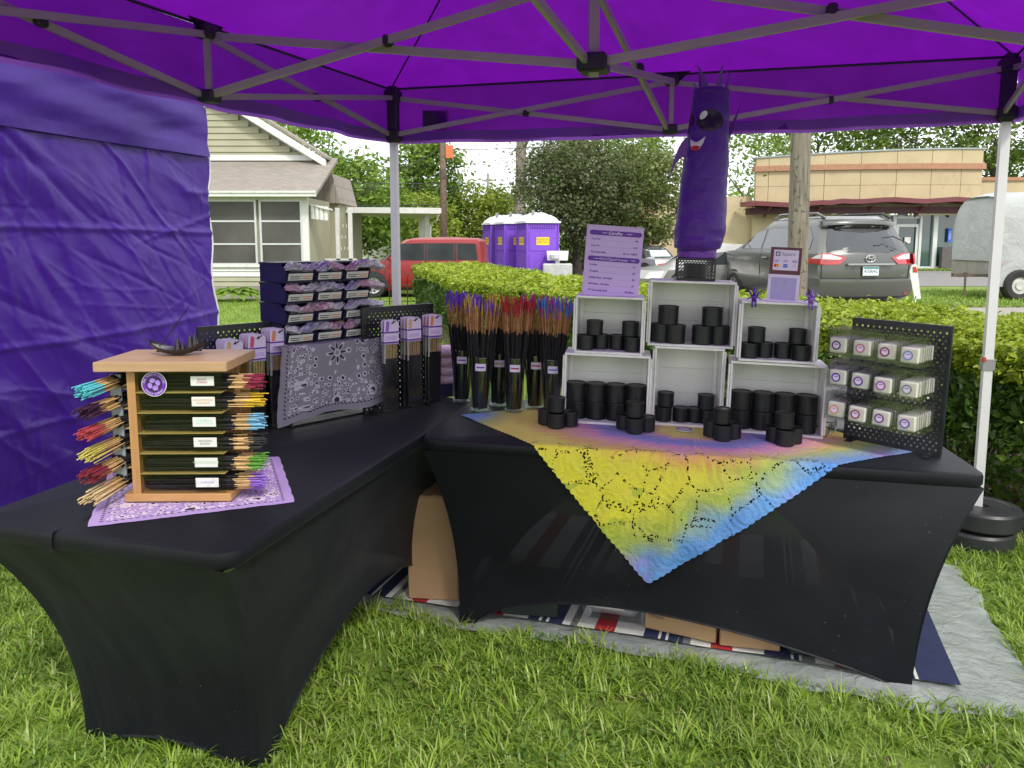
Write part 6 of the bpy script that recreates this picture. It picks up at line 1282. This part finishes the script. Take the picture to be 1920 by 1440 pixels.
for j in range(4):
    for i in range(3):
        Mt = MB_ @ Matrix.Translation((.006 + i * .131, .006 + .004 * j, .3185 + (3 - j) * .0785)); lab = f'navy stacking bin, {CN[i]} one in the {RWN[j]} row of the stack'
        if b_ is None: b_ = bin_(lab, Mt)
        else: q = copy_tree(b_); q.matrix_world = Mt; tag(q, lab)
        for e in range(2):
            bg_ = MB(); sd = j * 13 + i * 5 + e * 2.3; x0 = .01 + e * .05; Lb = .105 + .02 * ((i + e) % 2) + (.05 if i == 2 and e else 0)
            def bagf(u, v, sd=sd, x0=x0, Lb=Lb):
                th = 2 * math.pi * v; env = math.sin(math.pi * min(.97, max(.03, u))) ** .5; r = (.021 + .006 * fbm(u * 7, v * 3, sd) + .007 * math.sin(5 * th + sd + u * 5)) * env
                return (x0 - .01 + Lb * u, .022 + .028 * (u - .5) + r * 1.2 * math.cos(th), .052 + .005 * e + .009 * math.sin(u * 5 + sd) + r * .85 * math.sin(th))
            bg_.grid(18, 19, bagf); o_ = bg_.build('plastic_bag', BAGM[int(sd) % 6], smooth=True); o_.matrix_world = Mt; tag(o_, f'{("left", "right")[e]} crumpled clear bag in the {CN[i]} bin of the {RWN[j]} row', 'plastic bag', 'clear bags in the navy bins')

# ------------------------------------------------------------------ wooden incense tower
def wood(name, c0, c1, ax=0):
    t = NT(name); co = t.co(); sc = [30, 30, 30]; sc[ax] = 2.5; mp = t.n('ShaderNodeMapping', {'Vector': co, 'Scale': tuple(sc)}).outputs[0]; f = t.noise(1.4, 7, mp, .6, .6)
    return t.end(t.pbr(Base_Color=t.ramp(f, [(.25, c0), (.75, c1)]), Roughness=.5, Normal=t.bump(f, .15, .003)))
WDX, WDZ, WDB = wood('pine_along', (.34, .165, .055), (.50, .285, .11)), wood('pine_upright', (.33, .16, .055), (.49, .28, .11), 2), wood('plywood_back', (.28, .15, .06), (.40, .24, .10))
WDT = wood('pine_top_purple_lit', (.34, .20, .10), (.47, .30, .17))  # same pine, with the canopy's purple light mixed into its colour
MT = on(ML, .292, .228, .0075, 17); tw = thing('incense_tower', 'square pine incense display tower with clear fronts on lilac bandana', 'display stand', M=MT); HT = .362
m = MB(); m.b2(-.022, .266, -.006, .215, 0, .022, bev=.002); m.build('base_board', WDX, tw); m = MB(); m.b2(-.072, .278, -.03, .215, HT, HT + .026, bev=.002); m.build('top_board', WDT, tw)
for x, y in ((0, 0), (.236, .12), (-.005, .19), (.238, .19)): m = MB(); m.b2(x, x + .022, y, y + .02, .022, HT); m.build('post', WDZ, tw)
m = MB(); m.b2(.022, .25, .10, .106, .022, HT); m.build('back_panel', WDB, tw); m = MB(); m.b2(.01, .016, .02, .19, .022, HT); m.build('inner_panel', WDB, tw)
ACR = glassmat('acrylic_sheet', (.93, .93, .88), .03, .92, .03); m = MB(); m.b2(.0235, .252, -.003, 0, .024, HT - .002); m.build('front_acrylic', ACR, tw); m = MB(); m.b2(-.068, -.065, .03, .2, .01, HT - .002); m.build('side_acrylic', ACR, tw); m = MB(); m.b2(.270, .273, .09, .21, .024, HT - .002); m.build('side_acrylic', ACR, tw)
m = MB(); m.b2(-.07, -.04, .05, .056, .03, HT - .02); m.build('grey_strip', mat('strip_grey', (.30, .33, .36), .5), tw)
LV = [.305, .249, .193, .137, .081, .025]; SH = mat('shelf_edge', (.50, .38, .14), .6)
for z in LV[:-1]: m = MB(); m.b2(.0225, .25, .001, .099, z - .006, z - .003); m.build('shelf', SH, tw); m = MB(); m.b2(-.062, .0, .06, .2, z - .006, z - .003); m.build('shelf', SH, tw)
CRt_ = [((.22, .012, .045), 'dark red'), ((.62, .40, .02), 'yellow'), ((.18, .42, .60), 'pale blue'), ((.02, .02, .025), 'black'), ((.10, .28, .03), 'green'), ((.26, .12, .52), 'violet')]; CLf = [((.10, .50, .55), 'turquoise'), ((.05, .012, .05), 'dark plum'), ((.42, .06, .07), 'coral red'), ((.58, .50, .12), 'pale yellow'), ((.22, .02, .035), 'maroon'), ((.60, .47, .25), 'cream')]
LBL = [('BLACK\nCHERRY', (.30, .03, .05)), ('HONEYSUCKLE\n& JASMINE', (.65, .33, .15)), ('PINEAPPLE &\nWHITE SAND', (.35, .6, .58)), ('DRAGONS\nBLOOD', (.12, .12, .14)), ('WHITE COCONUT', (.35, .5, .25)), ('LAVENDER', (.3, .2, .55))]
for k, z in enumerate(LV):
    c, cn = CRt_[k]; b = thing('incense_bundle', f'{cn} tipped incense sticks poking out of the tower right side', 'incense', M=MT, group='incense bundles in the pine tower'); S = []
    for q in range(46):
        y = .012 + .07 * random.random(); zz = z + .003 + .030 * random.random() ** 1.2; e = random.uniform(-.012, .014); S.append(((.028 + random.uniform(0, .012), y, zz), (.345 + e, y * .8 - .004 + random.gauss(0, .004), zz * 1.0 + random.uniform(-.002, .01)), .765, .90))
    sticks(b, S, (CHAR, BAMB2, tipm(c)), r=.0019)
    c, cn = CLf[k]; b = thing('incense_bundle', f'{cn} tipped incense sticks poking out of the tower left side', 'incense', M=MT, group='incense bundles in the pine tower'); S = []
    for q in range(52):
        a = random.random() * 6.28; r0 = .018 * math.sqrt(random.random()); dx, dz = r0 * math.cos(a), r0 * math.sin(a) * .8; e = random.uniform(-.010, .012)
        S.append(((-.035 + dx, .19, z + .025 + dz), (-.062 + dx * 1.5 - .012 + e * .4, -.085 + e, z + .016 + dz * 1.25 - random.uniform(0, .008)), .56, .80))
    sticks(b, S, (CHAR, BAMB2, tipm(c)), r=.0019)
    m = MB(); m.box((.203, -.0044, z + .028), (.062, .0022, .026), bev=.0008); lb = m.build('name_label', W_WHT, tw); body, ic = LBL[k]; text(body, .0078 if '\n' in body else .0082, tipm(ic), lb, (.203, -.0062, z + .0285), (R(90), 0, 0))
st = thing('round_sticker', 'round purple four-leaf clover sticker on the tower front', 'sticker', M=MT @ Matrix.Translation((.075, -.0042, .325)) @ Matrix.Rotation(R(90), 4, 'X')); STK = mat('sticker_purple', (.13, .015, .36), .4); STK2 = mat('sticker_lilac', (.36, .20, .66), .4)
m = MB(); m.cyl((0, 0, 0), .0335, .0008, 36); m.build('disc', W_WHT, st); m = MB(); m.cyl((0, 0, .0006), .0315, .0008, 36); m.build('purple_field', STK, st); m = MB(); m.cyl((0, 0, .0012), .0215, .0006, 36); m.build('dark_centre', mat('sticker_dark', (.03, .01, .06), .4), st)
for k in range(4):
    a = R(20 + 90 * k); P = []
    for q in range(20): t_ = 2 * math.pi * q / 20; x, y = .0062 * math.cos(t_) * (1 + .25 * math.cos(t_)) + .0095, .0075 * math.sin(t_) * (1.0 + .2 * math.cos(t_)); P.append((x * math.cos(a) - y * math.sin(a), x * math.sin(a) + y * math.cos(a), .0019))
    m = MB(); m.prism(P, (0, 0, .0006)); m.build('clover_leaf', STK2, st)
m = MB(); m.bar((.002, -.002, .0022), (.011, -.018, .0022), .0012, .0006); m.build('clover_stem', STK2, st)
for s_, a0, a1, flip in (('THE PURPLE CLOVER', 170, 10, 1), ('CANDLE COMPANY', 215, 325, -1)):
    for k, ch in enumerate(s_):
        if ch == ' ': continue
        a = R(a0 + (a1 - a0) * k / (len(s_) - 1)); r = .0265; text(ch, .0068, W_WHT, st, (r * math.cos(a), r * math.sin(a), .0016), (0, 0, a - R(90) * flip))
# burner with one stick
bu = thing('incense_burner', 'dark boat shaped incense burner with jagged peaks on the tower top', 'incense burner', M=MT @ Matrix.Translation((.10, .10, HT + .026))); BRN = mat('burner_glaze', (.018, .012, .014), .28, var=.3, vs=20)
m = MB(); m.grid(26, 13, lambda u, v: ((u - .5) * .155, (.034 * math.sin(math.pi * u) ** .5 if 0 < u < 1 else 0) * -math.cos(math.pi * v) * (1), .004 + .026 * (abs(2 * u - 1) ** 2.2) + .016 * (1 - math.sin(math.pi * v)) - .002)); m.grid(26, 9, lambda u, v: ((u - .5) * .15, (.03 * math.sin(math.pi * u) ** .5 if 0 < u < 1 else 0) * (2 * v - 1), .017 + .02 * abs(2 * u - 1) ** 2.2)); m.build('bowl', BRN, bu, smooth=True)
for x, y, h, r in ((.0, .0, .05, .011), (.012, .004, .036, .009), (.034, .002, .058, .012), (.046, .004, .063, .011), (.055, 0, .045, .010), (-.02, .004, .02, .01), (-.05, 0, .028, .01)):
    m = MB(); m.lathe([(r * 1.3, .012), (r, h * .35), (r * .72, h * .6), (r * .42, h * .82), (.0006, h)], 7, (x, y, 0)); m.build('peak', BRN, bu)
m = MB(); m.tube([(-.045, 0, .03), (.035, .0, .135)], .0017, 5); tag(m.build('incense_stick', CHAR), 'single dark incense stick leaning out of the burner', 'incense').matrix_world = MT @ Matrix.Translation((.10, .10, HT + .026))

# ------------------------------------------------------------------ small things behind the displays
ft = MB(); tw_ = thing('folded_towel', 'folded pink fleece in a navy tray behind the glass vases', 'blanket', (-.335, 3.56, .80), R(25)); FLE = mat('fleece_pink', (.62, .46, .58), .95, var=.12, vs=20, bump=.5, bs=90)
for k in range(4): m = MB(); m.box((0, 0, .02 + k * .042), (.17, .16, .04), bev=.016); m.build('fold', FLE, tw_, smooth=True)
tr_ = thing('tray', 'navy plastic tray under the pink fleece', 'tray', (-.335, 3.56, .746), R(25)); m = MB(); m.prism([(-.085, -.09, 0), (.085, -.09, 0), (.1, -.09, .055), (-.1, -.09, .055)], (0, .18, 0)); m.box((0, 0, .05), (.205, .19, .008)); m.build('tray_body', BINB, tr_)
wb = thing('drawer_cabinet', 'white plastic drawer box behind the right crates and pegboard', 'drawer', M=on(MR, 1.50, .52, .001)); m = MB(); m.b2(0, .16, 0, .2, 0, .215, bev=.006); m.build('box', PWH, wb); m = MB(); m.b2(.01, .15, -.006, 0, .11, .2, bev=.002); m.build('drawer_front', PWH, wb); m = MB(); m.b2(.01, .15, -.006, 0, .01, .1, bev=.002); m.build('drawer_front', PWH, wb)
tu = thing('lidded_tub', 'white lidded tub behind the wax melt pegboard', 'tub', M=on(MR, 1.835, .60, .001)); m = MB(); m.lathe([(0, 0), (.075, 0), (.085, .12), (.085, .13)], 24); m.build('tub_body', PWH, tu, smooth=True, ang=40); m = MB(); m.lathe([(.085, .128), (.096, .13), (.098, .145), (.08, .152), (0, .155)], 24); m.build('lid', PWH, tu, smooth=True, ang=40)
sgl = thing('sunglasses', 'sunglasses lying on the cloth beside the wax melt pegboard', 'sunglasses', M=on(MR, 1.515, .41, .012, 60)); GM = NTend('lens_grey', (.06, .07, .07), .05)
for s in (0, 1): m = MB(); m.lathe([(0, 0), (.024, .001), (.026, -.001)], 18, (s * .06, 0, .022), 'y'); m.build('lens', GM, sgl, recalc=False); m = MB(); m.tube([(s * .095 - .018, 0, .03), (s * .1 - .02, .1, .02)], .002, 5); m.build('temple', BLK, sgl)
m = MB(); m.tube([(.022, 0, .028), (.03, -.002, .031), (.038, 0, .028)], .002, 5); m.build('bridge', BLK, sgl)
# ------------------------------------------------------------------ grass blades, densest close to the camera
def grass(name, label, n, xr, yr, hmin, hmax, wd, mt, keep, seed, clump=0):
    rng = np.random.default_rng(seed); X = rng.uniform(*xr, n); Y = yr[0] + (yr[1] - yr[0]) * rng.random(n) ** 1.25
    if clump:
        cx = rng.uniform(*xr, clump); cy = rng.uniform(*yr, clump); k = rng.integers(0, clump, n); sel = rng.random(n) < .5; X = np.where(sel, cx[k] + rng.normal(size=n) * .03, X); Y = np.where(sel, cy[k] + rng.normal(size=n) * .03, Y)
    ok = keep(X, Y); X, Y = X[ok], Y[ok]; n = len(X)
    dens = np.array([noise.noise(Vector((x * 1.9, y * 1.9, seed))) for x, y in zip(X, Y)]); ok = (dens > -.42) | (rng.random(n) < .25); X, Y, dens = X[ok], Y[ok], dens[ok]; n = len(X)
    H = (hmin + (hmax - hmin) * rng.random(n) ** 1.6) * (1 + .5 * dens); a = rng.random(n) * 2 * np.pi; lean = H * rng.uniform(.25, 1.25, n)
    d = np.stack([np.cos(a), np.sin(a), np.zeros(n)], 1); s = np.stack([-np.sin(a + rng.normal(size=n) * .6), np.cos(a), np.zeros(n)], 1); s /= np.linalg.norm(s, axis=1)[:, None]
    W = (wd * rng.uniform(.6, 1.3, n))[:, None]; B = np.stack([X, Y, np.zeros(n)], 1); up = np.array([0, 0, 1.])
    p1 = B + d * (lean * .3)[:, None] + up * (H * .55)[:, None]; p2 = B + d * lean[:, None] + up * (H * .95)[:, None]
    V = np.stack([B - s * W * .5, B + s * W * .5, p1 + s * W * .45, p1 - s * W * .45, p2], 1).reshape(-1, 3); i = np.arange(n)[:, None] * 5
    F = np.concatenate([i + np.array([[0, 1, 2]]), i + np.array([[0, 2, 3]]), i + np.array([[3, 2, 4]])], 1).reshape(-1, 3)
    return tag(bulk(name, V, F, mt), label, 'grass', kind='stuff')
GRM = leafmat('grass_blade', [(.13, .25, .025), (.23, .38, .04), (.34, .48, .07), (.42, .49, .15), (.18, .32, .03)], .35, .4)
def keep_near(X, Y):        # not under the ground sheet
    front = np.interp(X, [p[0] for p in PTS], [p[1] for p in PTS]); right = np.interp(Y, [2.2, 3.3], [1.66, 2.0])
    on_ = (X > -.68) & (X < right) & (Y > front + .03)
    for bx, by, br in ((-.52, 2.56, .10), (.52, 2.02, .07), (-.28, 2.15, .06), (1.15, 1.98, .08), (-.9, 1.75, .05), (.15, 1.72, .05)): on_ = on_ | (((X - bx) ** 2 + ((Y - by) * 1.6) ** 2 < br ** 2) & (np.sin(X * 517 + Y * 911) > -.8))
    return ~on_ & (np.abs(X) < Y * .78 + .5)
grass('grass', 'green lawn grass around the two tables', 100000, (-2.6, 2.9), (1.25, 4.2), .015, .055, .0045, GRM, keep_near, 1, 1500)
def tufts(name, label, nt, xr, yr, mt, keep, seed):
    rng = np.random.default_rng(seed); TX = rng.uniform(*xr, nt); TY = rng.uniform(*yr, nt); ok = keep(TX, TY); TX, TY = TX[ok], TY[ok]; V = []; F = []
    for x, y in zip(TX, TY):
        sz = rng.uniform(.4, .95) * (1.35 if rng.random() < .12 else 1); bias = rng.random() * 6.28
        for k in range(rng.integers(9, 24)):
            a = bias + rng.normal() * 1.5; L = sz * rng.uniform(.05, .115); el = rng.uniform(.5, 1.35); wd = rng.uniform(.003, .0075); bx, by = x + rng.normal() * .012, y + rng.normal() * .012; o = len(V); r_, z_ = 0., 0.
            for q in range(4):
                s = wd * (1, .95, .7, .05)[q] * .5; cx, cy = bx + math.cos(a) * r_, by + math.sin(a) * r_; V += [(cx - math.sin(a) * s, cy + math.cos(a) * s, z_), (cx + math.sin(a) * s, cy - math.cos(a) * s, z_)]
                r_ += L / 3 * math.cos(el); z_ = max(.004, z_ + L / 3 * math.sin(el)); el -= rng.uniform(.15, .6)
            F += [(o, o + 1, o + 3, o + 2), (o + 2, o + 3, o + 5, o + 4), (o + 4, o + 5, o + 7, o + 6)]
    return tag(bulk(name, np.array(V), np.array(F), mt), label, 'grass', kind='stuff')
GRT = leafmat('grass_tuft', [(.18, .33, .03), (.33, .50, .05), (.49, .62, .12), (.25, .40, .04), (.58, .60, .25)], .4, .32)
tufts('grass', 'coarse grass tufts in the lawn around the tables', 4200, (-2.2, 2.5), (1.3, 4.0), GRT, keep_near, 6)
grass('grass', 'lawn grass between the canopy and the red car', 90000, (-9, 4), (4.2, 19), .03, .075, .011, GRM, lambda X, Y: (np.abs(X) < Y * .75) & (X < 4), 2)
grass('grass', 'rough grass strip beside the gravel by the trailer', 16000, (8.3, 16), (16.7, 22), .04, .12, .022, GRM, lambda X, Y: X > 0, 3)
grass('grass', 'grass verge in front of the yellow building', 7000, (15, 26), (36.6, 37.6), .05, .15, .04, GRM, lambda X, Y: X > 0, 4)
# clover leaves between the blades
rng = np.random.default_rng(12); n = 26000; X = rng.uniform(-2.4, 2.6, n); Y = rng.uniform(1.3, 3.6, n); ok = keep_near(X, Y); X, Y = X[ok], Y[ok]
ok = np.array([noise.noise(Vector((x * 2.6, y * 2.6, 40))) > .02 for x, y in zip(X, Y)]); X, Y = X[ok], Y[ok]
tag(leaf_cloud('clover', np.stack([X, Y, .012 + .025 * rng.random(len(X))], 1), .016, leafmat('clover_leaf', [(.09, .19, .025), (.15, .27, .04), (.22, .33, .06)]), None, up=1.6, aspect=.9, rng=rng), 'low clover leaves growing through the lawn', 'clover', kind='stuff')
